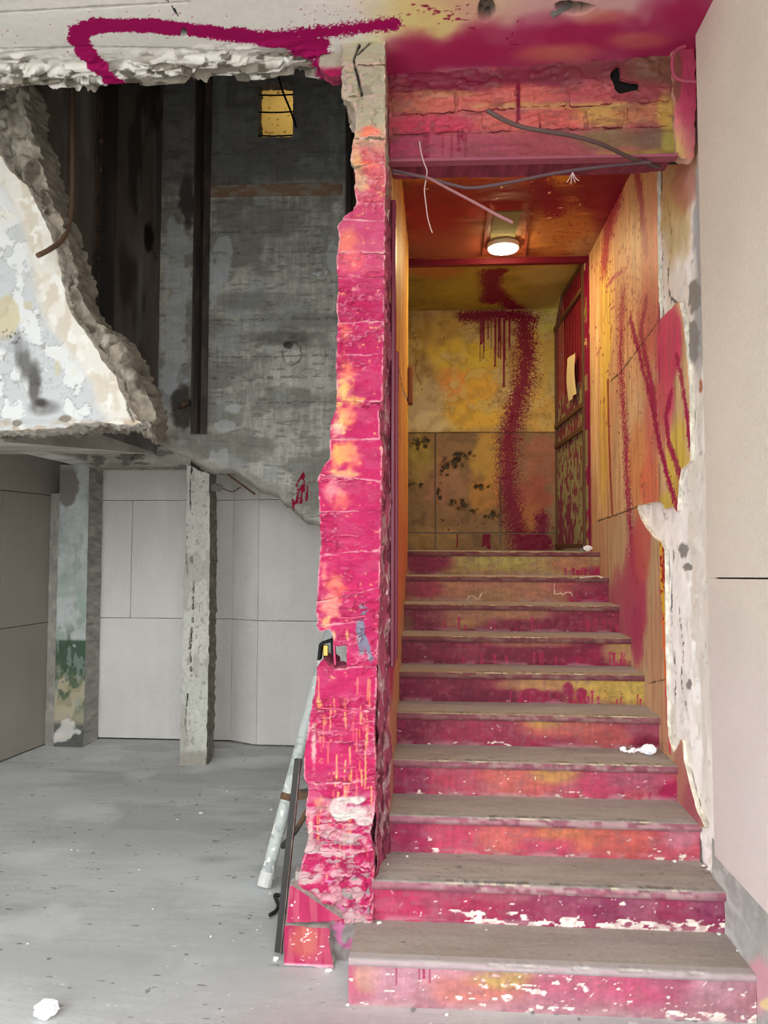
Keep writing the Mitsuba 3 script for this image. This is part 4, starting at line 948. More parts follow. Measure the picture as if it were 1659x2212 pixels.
def paint_shaft(s):
    s.base(rgb(178, 174, 162)); s.mottle(.14, .6, .35, 1); s.mottle(.14, .25, .05, 2); s.mottle(.14, .025, .16, 3); s.mottle(.10, .02, .02, 4)
    s.mix(rgb(206, 204, 198), .35 * ss(.62, .7, s.nz(.012, .10, 41, 3))); s.mix(rgb(90, 86, 80), .35 * ss(.62, .7, s.nz(.10, .02, 42, 4)))
    s.mix(rgb(126, 122, 113), ss(.50, .62, s.nz(.35, .2, 5, 5)) * .55)
    s.mix(rgb(176, 178, 180), ss(.6, .72, s.nz(.2, .25, 6, 4)) * ss(.0, .6, 1.0 - np.abs(s.A + 1.75)) * .6)
    for x, y, rx, ry in ((480, 560, 16, 50), (460, 600, 14, 40), (500, 880, 14, 10), (490, 920, 20, 10), (478, 985, 20, 24), (385, 600, 30, 110), (480, 200, 12, 100), (720, 300, 12, 90), (718, 560, 10, 30), (375, 770, 22, 90)): s.blob(rgb(206, 208, 208), x, y, rx, ry, .6, .6, .25, .9, .09)
    s.spots(rgb(206, 208, 208), (684, 590), (8, 3), 6, 2, 5, 1); s.spots(rgb(206, 208, 208), (600, 620), (70, 60), 24, .6, 1.6, 2)
    s.blob(rgb(66, 60, 54), 395, 870, 22, 50, .8, .5, 0, .5, .1); s.blob(rgb(70, 64, 58), 405, 430, 16, 60, .8, .5, 0, .5, .1); s.blob(rgb(84, 76, 66), 610, 730, 60, 16, .5, .8); s.blob(rgb(90, 84, 74), 540, 650, 90, 20, .3, .8)
    zt = s.pl.px([(600, 410)])[0, 1]
    s.mix(rgb(92, 90, 87), ss(zt + .02, zt + .10, s.B + .05 * (s.nz(.1) - .5)) * .55)
    for y in (330, 500, 545, 690, 770, 815, 870): s.crack([(450, y + 2), (600, y), (740, y - 3)], .005, rgb(88, 84, 76), .002, .02, .55)
    q0 = s.pl.px([(630, 762)])[0]; d = np.abs(np.hypot(s.A - q0[0], (s.B - q0[1]) * .8) - .075 + .02 * (s.nz(.05, seed=7) - .5)); s.mix(rgb(64, 60, 54), ss(.012, .003, d + .010 * s.nz(.02, seed=71)) * .9); s.h -= .01 * ss(.012, .003, d)
    s.blob(rgb(60, 56, 50), 622, 745, 10, 8, .8, .5)
    e = s.pl.px(bottom); d = s.B - np.interp(s.A, e[:, 0], e[:, 1])
    s.mix(rgb(176, 168, 154), ss(.16, .02, d + .1 * (s.nz(.08) - .5)) * .6 * ss(-.8, -1.4, s.A)); s.mix(rgb(110, 104, 96), ss(.05, .0, d) * .5)
    s.h += .01 * (s.nz(.1, .06, 8, 4) - .5) - .05 * ss(.05, 0, d) + .02 * ss(.2, .05, d) * (s.nz(.05, .05, 9, 4) - .5)
    R1 = rgb(150, 26, 60)
    for pts in ([(640, 1050), (655, 1022), (658, 1060)], [(655, 1020), (650, 1085)], [(645, 1058), (640, 1085)], [(664, 1050), (662, 1082)], [(632, 1080), (634, 1100)]): s.stroke(R1, pts, .008, .006, .6, .95)
    s.spots(R1, (650, 1060), (14, 24), 40, .8, 2.2, 4)


bq = SB.px(bottom)
wq = SB.px(win)
bq = np.vstack([bq, [[-.385, bq[-1, 1] - .02]]])
outer = [tuple(x) for x in bq] + [(bq[-1, 0], 6.95), (xs_l - .02, 6.95), (xs_l - .02, bq[0, 1])]
hole = Polygon(wq)
pmask = polymask(SB, outer, .008, .04, 15, raw=True)


def smask(A, B):
    return pmask(A, B) & ~shapely.contains_xy(hole, A + .01 * (n2(A, B, .03, seed=2) - .5), B + .01 * (n2(A, B, .03, seed=4) - .5))


addp('wall_shaft', patch(SB, (xs_l - .02, -.384, 1.85, 5.75), .0064, paint_shaft, smask, .12, 3, rgb(120, 112, 102), .012, 15), 'matte', label='sooty board-marked concrete wall at the back of the lift shaft', kind='structure')
add('upper_wall', box(xs_l - .02, -.42, YS, YS + .1, 5.74, 6.95), 'shell', 'wall_shaft')
SLW = LEFT(xs_l)


def paint_sleft(s):
    s.base(rgb(106, 96, 88)); s.mottle(.2, .5, .5, 1); s.mottle(.12, .1, .4, 2); s.mix(rgb(58, 50, 44), ss(.5, .64, s.nz(.4, .9, 3)) * .7); s.mix(rgb(140, 140, 140), ss(.6, .7, s.nz(.15, .6, 5)) * .4)
    s.blob(rgb(40, 34, 28), 322, 515, 10, 30, .9, .5); s.crack([(315, 490), (326, 530), (338, 555)], .012, rgb(30, 26, 22), .02, .01)
    s.mix(rgb(120, 120, 120), ss(2.95, 2.75, s.B + .3 * (s.nz(.3) - .5)) * .5); s.h += .01 * (s.nz(.1, .2, 6) - .5)


addp('wall_shaft_left', patch(SLW, (3.9, YS, 2.48, 5.75), .02, paint_sleft, None, .02, 1, None, 0, 16), 'matte', label='dark left side wall of the lift shaft', kind='structure')
add('upper_wall', cat(box(xs_l - .1, xs_l, 3.6, YS, 5.74, 6.95), box(xs_l - .25, xs_l - .021, 3.9, 6.8, 2.49, 6.95)), 'shell', 'wall_shaft_left')
add('wall_shaft_front', box(-3.9, -.3, 3.62, 3.8, 4.2, 6.95), 'shell', label='hidden wall above the ceiling edge', kind='structure')
# soffit block under the side wall, header and beam
yq = at(265, 968, 2, 2.48)[1]


def slab_mesh(x0, x1, ya, za_, yb_, zb_, t):
    v = np.array([(x, y, z + h) for x in (x0, x1) for (y, z) in ((ya, za_), (yb_, zb_)) for h in (0, t)], float); return trimesh.convex.convex_hull(v)


add('soffit', slab_mesh(-3.5, xs_l - .005, 3.86, 2.27, YS, 2.475, .35), 'soffit_concrete', 'wall_shaft_left', label='concrete soffit under the side wall')
bsdf('soffit_concrete', proc(lambda p, n, uv: dmix((.30, .27, .235), (.42, .385, .34), dsm(.3, .7, fbm(p.x * 4., p.y * 7., p.z * 5., 4)))), .9)


def conc_fn(p, n, uv):
    g = fbm(p.x * 5., p.y * 5., p.z * 7., 4)
    c = dmix((.30, .29, .265), (.50, .485, .45), dsm(.3, .7, g))
    return dmix(c, (.16, .15, .135), .8 * dsm(.62, .70, fbm(p.x * 9. + 3., p.y * 9., p.z * 16., 4)))


bsdf('old_concrete', proc(conc_fn), .9)
hz0, hz1 = at(300, 1008, 1, YS + .02)[2], at(300, 970, 1, YS + .02)[2]
xh = at(192, 990, 1, YS + .02)[0]


def paint_header(s):
    s.base(rgb(158, 154, 144)); s.mottle(.14, .15, .05, 1); s.mottle(.08, .02, .02, 2); s.mix(rgb(92, 88, 80), ss(.56, .64, s.nz(.12, .04, 3, 4)) * .7)
    s.crack([(285, 990), (300, 970), (312, 966)], .012, rgb(40, 36, 32), .02, .015); s.h += .01 * (s.nz(.06, .04, 4) - .5)


HP = FRONT(YS + .02)
hk = addp('concrete_beam', patch(HP, (xh - .02, at(410, 1000, 1, YS)[0], hz0, hz1 + .02), .008, paint_header, None, .26, 3, rgb(130, 126, 116), .006, 17), 'matte', label='short concrete header between the mottled corner column and the slim rough column', cat='beam')
bzl = at(186, 998, 1, YS)[2]; bxl = at(186, 998, 1, YS)[0]
add('concrete_beam', box(bxl - .24, bxl, 3.9, YS + .28, bzl + .005, 2.49, .012), 'old_concrete', label='concrete beam running back under the white broken wall to the header', cat='beam')

# rusty steel band on the shaft wall
ba, bb = at(455, 413, 1, YS - .012), at(738, 408, 1, YS - .012)
add('steel_band', bar(ba, bb, .092, .03, (0, 1, 0), .003), 'rust_light', label='rusty horizontal steel band set in the shaft wall', cat='steel band')
bsdf('rust_light', proc(lambda p, n, uv: dmix((.30, .17, .10), (.34, .28, .22), dsm(.4, .65, fbm(p.x * 12., 0., p.z * 26., 4)))), .9)

# room seen through the shaft's window opening
wx0, wx1, wz0, wz1 = wq[:, 0].min(), wq[:, 0].max(), wq[:, 1].min(), wq[:, 1].max()


def paint_yroom(s):
    s.base(rgb(222, 192, 116)); s.mottle(.06, .3, .3, 1); m = ss(.5, .51, s.nz(.25, .25, 3, 4)) * ss(wz0 + .25, wz0 + .15, s.B); s.mix(rgb(204, 166, 80), m)
    s.mix(rgb(120, 84, 40), ss(.72, .75, s.nz(.04, .02, 4)) * .8)


yk = tag('wall_beyond', 'yellow lit wall seen through the small opening in the shaft', kind='structure')
addp('yellow_wall', patch(FRONT(7.3), (wx0 - .6, wx1 + .8, wz0 - .8, wz1 + .9), .012, paint_yroom, None, 0, seed=18), 'matte', yk)
add('room_lining', cat(box(wx0 - .65, wx0 - .6, 6.2, 7.35, wz0 - .85, wz1 + .95), box(wx1 + .8, wx1 + .85, 6.2, 7.35, wz0 - .85, wz1 + .95), box(wx0 - .65, wx1 + .85, 6.2, 7.35, wz0 - .85, wz0 - .8), box(wx0 - .65, wx1 + .85, 6.2, 7.35, wz1 + .9, wz1 + .95)), 'shell', yk)
# window frame lining and its wires
for z_ in (204, 241, 292): add('window_wire', tube([at(556, z_ + 1, 1, YS + .02), at(595, z_ + 2, 1, YS + .02), at(636, z_, 1, YS + .02)], .006, 6, 3), 'black', label={204: 'thin dark wire across the top of the small yellow opening', 241: 'thin dark wire across the middle of the small yellow opening', 292: 'thin dark wire along the sill of the small yellow opening'}[z_], cat='wire')
add('cable', tube([at(600, 160, 1, YS - .06), at(612, 200, 1, YS - .06), at(628, 240, 1, YS - .06), at(640, 275, 1, YS - .06)], .008, 7), 'black', label='slanting dark cable hanging in front of the small yellow opening', cat='cable')
add('ceiling_lamp', box(wx0 - .2, wx1 + .4, 6.5, 7.0, wz1 + .84, wz1 + .885, .01), 'lampring', label='plain lamp lighting the yellow room beyond the shaft opening', cat='lamp')
lm = trimesh.Trimesh(np.array([(wx0 - .15, 6.55, wz1 + .838), (wx1 + .35, 6.55, wz1 + .838), (wx1 + .35, 6.95, wz1 + .838), (wx0 - .15, 6.95, wz1 + .838)]), [[0, 2, 1], [0, 3, 2]], process=False)
scene['ceiling_lamp__diffuser'] = {**mikit.ply(lm, 'lampring'), 'emitter': {'type': 'area', 'radiance': {'type': 'rgb', 'value': [.28, .24, .17]}}}

# guide rails
def rail(p_top, p_bot, nx, ny_, wid, lab):
    """T-shaped lift guide rail: flange against the wall, blade standing off it, bolted clips."""
    k = tag(newkey('guide_rail'), lab, 'guide rail', 'lift guide rails')
    a, b = np.array(p_top, float), np.array(p_bot, float); n = np.array([nx, ny_, 0.]); t = np.array([-ny_, nx, 0.])
    def piece(c, w, d):
        m = box(-w / 2, w / 2, -d / 2, d / 2, 0, 1, .0); R4 = np.eye(4); R4[:3, 0], R4[:3, 1], R4[:3, 2] = t, n, [0, 0, a[2] - b[2]]; R4[:3, 3] = b + c * n; m.apply_transform(R4); m.fix_normals(); return m
    add('flange', piece(.012, wid, .018), 'rail_flange', k); add('blade', piece(.012 + .05, .03, .10), 'rail_steel', k)
    return k


xr, zr0 = at(424, 935, 1, YS - .09)[0], at(424, 935, 1, YS - .09)[2]
k = rail((xr, YS - .02, 6.8), (xr, YS - .02, zr0), 0, -1, .13, 'rusty steel guide rail standing on the back wall of the shaft')
add('clip', bar(at(385, 878, 1, YS - .05), at(412, 870, 1, YS - .05), .05, .03), 'rusty', k, label='rusty bent clip'); add('clip', box(xr - .05, xr - .01, YS - .06, YS - .01, zr0 + .02, zr0 + .07), 'rusty', k)
p = at(215, 700, 0, xs_l + .02)
k = rail((xs_l, p[1], 6.8), (xs_l, p[1], p[2] - .2), 1, 0, .16, 'dark steel guide rail on the left side wall of the shaft, behind the bent rod')
for z_ in np.linspace(p[2], p[2] + 1.2, 7): add('bolt', box(xs_l + .02, xs_l + .045, p[1] - .075, p[1] - .045, z_, z_ + .03, .006), 'rusty', k)
p = at(756, 330, 1, YS - .07)
rail((p[0], YS - .02, 6.8), (p[0], YS - .02, p[2] - 1.6), 0, -1, .08, 'black steel guide rail in the shaft just left of the pink wall')

# --- white broken wall fragment, front left
YW = 3.585
FW = FRONT(YW)
fr = [(-330, 110), (-80, 150), (-40, 190), (0, 335), (10, 352), (63, 405), (84, 447), (100, 480), (122, 540), (132, 585), (139, 633), (150, 670), (172, 700), (194, 730), (220, 772), (253, 815), (262, 845), (278, 880), (293, 905), (306, 912), (318, 918), (300, 920), (265, 919), (220, 916), (170, 917), (150, 926), (110, 928), (60, 932), (0, 934), (-200, 950), (-330, 958)]


def paint_frag(s):
    s.base(rgb(182, 183, 183)); s.mottle(.03, .3, .3, 1)
    e = s.pl.px(fr[3:19]); o = np.argsort(e[:, 1]); d = np.interp(s.B, e[o, 1], e[o, 0]) - s.A       # metres left of the broken edge
    band = ss(.17, .11, d + .05 * (s.nz(.12, .12, 3) - .5))
    # peeling paint: layered flakes
    f1 = s.nz(.10, .10, 4, 5) + .35 * (s.nz(.5, .5, 5, 2) - .5); crest = ss(.44, .60, s.nz(.35, .6, 12, 3))
    m = ss(.50, .512, f1) * (1 - band); s.h += .005 * m; s.mix(rgb(206, 206, 204), m * .9)
    ed = ss(.018, .0, np.abs(f1 - .497)) * (1 - band) * crest; s.mix(rgb(140, 138, 136), ed * .75)
    m2 = .35 * ss(.69, .70, f1) * (1 - band) * crest; s.mix(rgb(206, 194, 160), m2 * .8); s.h -= .003 * m2
    f2 = s.nz(.045, .045, 14, 4); ed2 = ss(.012, .0, np.abs(f2 - .6)) * (1 - band) * crest; s.mix(rgb(150, 148, 146), ed2 * .7); s.h += .004 * ss(.6, .61, f2) * (1 - band) * crest
    s.mix(rgb(206, 200, 190), band); s.mix(rgb(186, 174, 156), band * ss(.5, .62, s.nz(.06, .12, 6, 4)) * .7); s.mix(rgb(214, 210, 203), band * ss(.55, .65, s.nz(.05, .05, 7, 4)))
    s.h += band * (.012 * s.nz(.05, .07, 8, 5) - .012)
    # soot smears and a bare yellowish patch
    for x, y, rx, ry, k in ((90, 870, 14, 10, .9), (75, 830, 12, 40, .75), (55, 790, 12, 40, .6), (40, 760, 8, 40, .5), (95, 880, 30, 14, .45)): s.blob(rgb(62, 58, 56), x, y, rx, ry, k, 1., 0, .4, .1)
    s.blob(rgb(184, 172, 140), 10, 690, 26, 46, .8, .3, 0, .5, .1); s.blob(rgb(150, 150, 152), 20, 740, 40, 20, .5, .5); s.spots(rgb(60, 56, 52), (30, 730), (10, 14), 24, 1, 2.5, 4); s.blob(rgb(186, 178, 152), 62, 660, 9, 9, .8, .4); s.blob(rgb(186, 178, 152), 125, 795, 6, 14, .8, .4)
    b = s.pl.px([(100, 926)])[0, 1]; lo = ss(.06, .02, s.B - b + .03 * (s.nz(.1) - .5)); s.mix(rgb(170, 150, 128), lo * ss(.45, .6, s.nz(.07, .04, 9, 4)) * .8); s.h += .015 * lo
    s.blob(rgb(120, 112, 100), 40, 915, 10, 7, .9, .3); s.blob(rgb(124, 114, 100), 142, 905, 14, 8, .9, .3)
    s.crack([(270, 845), (275, 885), (290, 910)], .006, rgb(70, 62, 54), .01)


fm = polymask(FW, fr, .008, .04, 19)
addp('wall_front', patch(FW, (-2.62, fm.box[1], fm.box[2], fm.box[3]), .0065, paint_frag, fm, .16, 9, lambda a, b, t: rgb(190, 182, 170) * (1 - .2 * t), .03, 19), 'matte', label='broken piece of white wall with peeling paint at the upper left', kind='structure')
def paint_fcore(s):
    s.base(rgb(142, 133, 120)); s.mottle(.2, .12, .2, 1); s.mottle(.14, .03, .04, 2); s.mix(rgb(84, 76, 66), ss(.54, .62, s.nz(.06, .12, 3, 5)) * .8)
    s.mix(rgb(178, 170, 156), ss(.58, .66, s.nz(.08, .1, 5, 4)) * .7); s.h += .10 * (s.nz(.12, .2, 6, 6) - .5) + .06 * (.8 - np.abs(s.nz(.05, .08, 9, 5) - .5) * 2) + .05 * (s.nz(.03, .04, 7, 5) - .5) + .03 * ss(.5, .53, s.nz(.06, .10, 8, 4))


FC = FRONT(3.74)
fcm = polymask(FC, [(-330, 60), (20, 150), (75, 185), (68, 240), (90, 320), (106, 380), (127, 456), (150, 480), (158, 545), (176, 600), (203, 675), (224, 705), (262, 726), (295, 772), (320, 827), (337, 886), (344, 950), (335, 958), (290, 926), (-330, 952)], .014, .07, 27)
addp('broken_core', patch(FC, (-2.7, fcm.box[1], fcm.box[2], fcm.box[3]), .0075, paint_fcore, fcm, .16, 5, lambda a, b, t: rgb(120, 112, 100), .04, 27), 'matte', 'wall_front', label='rough torn concrete core of the broken wall')
# bent rod
add('bent_rod', tube([at(155, 150, 1, 4.05), at(156, 300, 1, 3.98), at(156, 400, 1, 3.9), at(152, 470, 1, 3.8), at(136, 515, 1, 3.66), at(110, 537, 1, 3.52), at(82, 552, 1, 3.44)], .0125, 10), 'rod_brown', smooth=40, label='bent brown steel rod curling out over the white broken wall', cat='rod')
bsdf('rod_brown', rgb(104, 82, 66), .5, .2)

# ================================================================ BACK ROOM (lower left)
p0, p1 = at(0, 1648, 2, 0), at(92, 1612, 2, 0)
slope = (p1[0] - p0[0]) / (p1[1] - p0[1]); xl = lambda y: p0[0] + slope * (y - p0[1])
wl = tag('wall_left', 'drywall sheets on the left wall with its shade put into their colour', kind='structure')


def lsheet(y0, y1, z0_, z1_, g=.003):
    v = np.array([(xl(y) - dx, y, z) for y in (y0 + g, y1 - g) for z in (z0_ + g, z1_ - g) for dx in (0, .015)]); return trimesh.convex.convex_hull(v)


za1, za2 = at(60, 1065, 1, 6.25)[2], at(60, 1351, 1, 6.25)[2]
ysplit = (at(8, 1200, 0, -3.47)[1])
for y0_, y1_, a_, b_ in ((4.6, 6.82, .01, za2), (4.6, ysplit, za2, za1), (ysplit, 6.82, za2, za1), (4.6, 6.82, za1, 2.6)): add('drywall_sheet', lsheet(y0_, y1_, a_, b_), 'drywall_shaded', wl)
bsdf('drywall_shaded', proc(lambda p, n, uv: mi.Color3f(dry_fn(p, n, uv)) * mi.Color3f(.46, .44, .40)), .9, spec=.1)  # the left wall's shade multiplied into the plain drywall colour
v = np.array([(xl(y) - dx, y, z) for y in (-.9, 6.9) for z in (0, 3.8) for dx in (.016, .1)]); add('backing', trimesh.convex.convex_hull(v), 'joint', wl)
YB = 6.80
wb = tag('wall_back', 'grey drywall sheets at the back of the empty room', kind='structure')
xa, xm, xe = at(190, 1300, 1, YB)[0], at(455, 1300, 1, YB)[0], -.42
zb1, zb2 = at(300, 1081, 1, YB)[2], at(300, 1335, 1, YB)[2]
xv = at(284, 1200, 1, YB)[0]; xk0, xk1 = at(502, 1300, 1, YB)[0], at(557, 1300, 1, YB - .13)[0]; xv2 = at(535, 1450, 1, YB)[0]
G = .0022
def bsheet(x0, x1, a, b, y=YB): return box(x0 + G, x1 - G, y, y + .015, a + G, b - G, .0015)
for x0_, x1_, a_, b_ in ((xa - .1, xk0, zb1, 2.62), (xa - .1, xv, zb2, zb1), (xv, xk0, zb2, zb1), (xa - .1, xk0, .012, zb2)): add('drywall_sheet', bsheet(x0_, x1_, a_, b_), 'drywall', wb)
for a_, b_ in ((zb1, 2.62), (zb2, zb1), (.012, zb2)):     # splayed face and the part that stands 9 cm forward
    v = np.array([(x, y + t, z) for x, y in ((xk0, YB + .001), (xk1, YB - .13)) for t in (0, .015) for z in (a_ + G, b_ - G)]); add('drywall_sheet', trimesh.convex.convex_hull(v), 'drywall', wb)
    add('drywall_sheet', bsheet(xk1, xe, a_, b_, YB - .13), 'drywall', wb)
add('backing', box(-3.9, -.3, YB + .016, YB + .1, 0, 2.7), 'joint', wb)
add('room_ceiling', box(-3.9, -.4, YS + .12, 6.95, 2.62, 2.7), 'shell', wb)
g = np.random.default_rng(12)
sk = [(478, 1425, 0), (195, 1393, 0), (196, 1337, 0), (195, 1420, 0), (365, 1331, 0), (620, 1152, 1), (535, 1152, 1), (534, 1207, 1), (618, 1208, 1), (534, 1257, 1), (620, 1270, 1), (620, 1332, 1), (536, 1344, 1), (617, 1468, 1), (617, 1596, 1)]
for x_, y_, f_ in sk:
    P = at(x_, y_, 1, YB - (.13 if f_ else 0)); m = trimesh.creation.cylinder(.006, .004, sections=8); m.apply_transform(trimesh.transformations.rotation_matrix(math.pi / 2, (1, 0, 0))); m.apply_translation(P); add('screw', m, 'chip', wb)

# columns
def paint_lcol(s):
    s.base(rgb(178, 180, 177)); s.mottle(.10, .1, .1, 1); s.mottle(.05, .02, .02, 2)
    zz = lambda y: s.pl.px([(150, y)])[0, 1]
    s.mix(rgb(150, 166, 150), ss(.54, .62, s.nz(.12, .2, 3, 4)) * ss(zz(1200), zz(1300), s.B) * .7)
    s.mix(rgb(64, 84, 66), ss(zz(1380), zz(1386), s.B) * ss(.46, .50, s.nz(.10, .12, 4, 5) + .25 * ss(zz(1480), zz(1390), s.B)) * .9)
    s.mix(rgb(176, 160, 130), ss(zz(1440), zz(1480), s.B + .5 * (s.nz(.12, .16, 13, 5) - .5)) * .8); s.mix(rgb(70, 88, 70), ss(.60, .63, s.nz(.06, .10, 14, 5)) * ss(zz(1330), zz(1400), s.B) * ss(zz(1560), zz(1500), s.B) * .7); s.mix(rgb(150, 158, 150), ss(.62, .65, s.nz(.05, .12, 15, 5)) * .6); s.mix(rgb(84, 84, 82), ss(zz(1555), zz(1570), s.B + .05 * (s.nz(.08, seed=2) - .5)) * .9)
    s.blob(rgb(206, 200, 192), 143, 1583, 24, 22, .9, .4, 0, 1.0, .07); s.blob(rgb(206, 200, 192), 128, 1590, 12, 8, .8, .4, 0, .8, .05); s.blob(rgb(128, 122, 116), 138, 1045, 30, 46, .97, .2, 0, .3, .08); s.mix(rgb(200, 198, 192), ss(zz(1020), zz(1000), s.B) * .5)
    s.h += .008 * (s.nz(.06, .08, 6, 4) - .5)


ca, cb = at(118, 1610, 1, 6.51), at(180, 1610, 1, 6.51); ctop = bzl + .03
ck = tag('column', 'mottled green-grey corner column at the far left of the back room', 'column')
addp('shaft', patch(FRONT(6.51), (ca[0] - .01, cb[0], 0, ctop), .008, paint_lcol, None, .27, 3, rgb(150, 148, 140), .004, 22), 'matte', ck)
addp('plaster_edge', patch(FRONT(6.53), (at(97, 1600, 1, 6.53)[0], ca[0], 0, ctop - .25), .008, lambda s: (s.base(rgb(146, 141, 132)), s.mottle(.2, .05, .08, 1), setattr(s, 'h', .02 * (s.nz(.05, .06, 3, 4) - .5))), None, .2, 2, rgb(150, 142, 130), .006, 23), 'matte', ck, label='rough plaster strip')


def paint_mcol(s):
    s.base(rgb(196, 192, 182)); s.mottle(.08, .15, .2, 1); s.mottle(.05, .02, .03, 2)
    pits = ss(.74, .78, s.nz(.022, .03, 3, 2)); s.mix(rgb(140, 134, 124), pits * .55); s.h -= .004 * pits; s.mottle(.07, .012, .012, 9, 2)
    s.h += .012 * (s.nz(.07, .12, 4, 4) - .5)
    s.crack([(414, 1010), (410, 1060), (412, 1100)], .006); s.crack([(413, 1200), (418, 1260), (416, 1330), (410, 1400), (413, 1460)], .0045, rgb(66, 60, 54), .02, .012); s.crack([(405, 1130), (401, 1200), (406, 1250)], .004, rgb(80, 74, 66), .01, .012); s.crack([(405, 1500), (400, 1560), (403, 1590)], .005)
    zz = s.pl.px([(420, 1625)])[0, 1]; s.mix(rgb(150, 142, 130), ss(zz + .03, zz - .02, s.B) * .8); s.mix(rgb(168, 162, 150), ss(.55, .62, s.nz(.1, .25, 7, 4)) * .6)


MC = FRONT(6.05)
mm_ = polymask(MC, [(402, 1000), (412, 1005), (430, 1015), (453, 1022), (454, 1200), (452, 1400), (450, 1500), (446, 1655), (386, 1655), (388, 1600), (390, 1500), (394, 1400), (396, 1250), (402, 1180), (402, 1100), (403, 1040)], .006, .05, 24)
addp('column', patch(MC, (mm_.box[0], mm_.box[1], 0, mm_.box[3]), .0065, paint_mcol, mm_, .2, 5, rgb(124, 118, 108), .012, 24), 'matte', label='slim pitted concrete column standing between the two drywall bays', cat='column')
m = crumple(3, .05, 2, .5); m.apply_translation(at(468, 1062, 1, 6.1)); add('concrete_lump', m, 'stone', 'column_001', label='lump of concrete clinging to the side')
add('rebar', tube([at(472, 1050, 1, 6.1), at(500, 1062, 1, 6.08), at(520, 1052, 1, 6.06)], .004, 6), 'rust', label='thin bent wire sticking out right of the slim column', cat='wire')
add('rebar', tube([at(492, 1025, 1, 6.0), at(520, 1045, 1, 6.0), at(551, 1068, 1, 6.0)], .008, 7), 'rust', label='rusty bar hanging from the torn lower edge of the shaft wall', cat='rebar')

# ================================================================ THINGS IN THE STAIRWELL
lp = at(1087, 539, 2, ZS - .05); lr = .115
lk = tag('ceiling_light', 'glowing round disc lamp on the stairwell ceiling', 'ceiling light')
m = trimesh.creation.cylinder(lr, .036, sections=48); m.apply_translation((lp[0], lp[1], ZS - .026)); add('housing', m, 'lampring', lk, smooth=40)
m = trimesh.creation.cylinder(lr * .93, .012, sections=48); m.apply_translation((lp[0], lp[1], ZS - .048))
scene[lk + '__diffuser'] = {**mikit.ply(m, 'lampring', smooth=40), 'emitter': {'type': 'area', 'radiance': {'type': 'rgb', 'value': list(LAMP)}}}
tag(lk + '__diffuser', 'lit white diffuser')

# gate and its frame
gk = tag('metal_gate', 'corrugated metal gate with red upper bars standing open on the landing', 'gate')
h_ = at(1264, 900, 1, ybar + .03); f_ = at(1203, 900, 1, yback - .12)
gz0, gz1 = 10 * R + .01, ZS - .03
d = f_ - h_; d[2] = 0; L = np.linalg.norm(d); d /= L; nn = np.array([-d[1], d[0], 0]); nn = nn if nn[0] < 0 else -nn
gp = lambda u, z: np.array([h_[0], h_[1], 0]) + d * u + [0, 0, z]
zline = lambda x1, y1, x2, y2: (at(x1, y1, 1, h_[1])[2], at(x2, y2, 1, f_[1])[2])
topz = lambda u: gz1 if u < L * .72 else gz1 - (u - L * .72) / (L * .28) * .22
nb = 18
for j in range(nb):
    u = (j + .5) / nb * L
    zm = 3.05
    add('lower_slat', bar(gp(u, gz0 + .02), gp(u, zm), L / nb * .5, .006, nn), 'gate_low', gk)
    add('upper_slat', bar(gp(u, zm), gp(u, topz(u)), L / nb * .40, .004, nn), 'gate_red', gk)
add('backing_sheet', bar(gp(L / 2, gz0 + .02) - nn * .012, gp(L / 2, zm - .01) - nn * .012, L * .98, .004, nn), 'gate_low', gk)
add('upper_sheet', bar(gp(L * .36, zm) - nn * .008, gp(L * .36, gz1 - .02) - nn * .008, L * .70, .003, nn), 'gate_dark', gk)
bsdf('gate_dark', rgb(84, 30, 34), .7)
for u0, u1, za_, zb_ in ((0, L, zline(1264, 874, 1203, 945)[0], None), (0, L, zline(1264, 925, 1203, 990)[0], None), (0, L, zline(1264, 625, 1210, 740)[0], None), (0, L, gz0 + .03, None)):
    add('cross_rail', bar(gp(u0, za_) + nn * .016, gp(u1, za_) + nn * .016, .035, .02, nn), 'gate_rail', gk)
for u_, zt_ in ((.015, gz1), (L - .015, topz(L))): add('stile', bar(gp(u_, gz0), gp(u_, zt_), .03, .035, nn), 'gate_rail', gk)
add('top_rail', cat(bar(gp(0, gz1), gp(L * .72, gz1), .03, .03, nn), bar(gp(L * .72, gz1), gp(L, topz(L)), .03, .03, nn)), 'gate_rail', gk)


def gate_fn(p, n, uv):
    c = dmix((.25, .21, .09), (.36, .31, .13), fbm(p.y * 6., p.z * 4., 1., 3))
    return dmix(c, (.20, .018, .05), .95 * dsm(.52, .60, fbm(p.y * 26., p.z * 16., 3., 4) + .14 * dsm(2.5, 2.95, p.z) - .12 * dsm(6.3, 6.0, p.y) + .16 * dsm(2.35, 1.9, p.z) * dsm(6.2, 6.6, p.y)))


bsdf('gate_low', proc(gate_fn), .5); bsdf('gate_red', rgb(150, 40, 56), .5); bsdf('gate_rail', rgb(98, 70, 48), .5)


def paint_post(s):
    s.base(rgb(140, 120, 70)); s.mottle(.2, .05, .3, 1); s.mix(rgb(126, 14, 50), ss(.46, .52, s.nz(.05, .14, 3, 5) + .12 * ss(2.6, 3.2, s.B)) * .95); s.mix(rgb(206, 176, 120), ss(.70, .73, s.nz(.03, .09, 5, 4)) * .9); s.h += .004 * s.nz(.03, .1, 6)


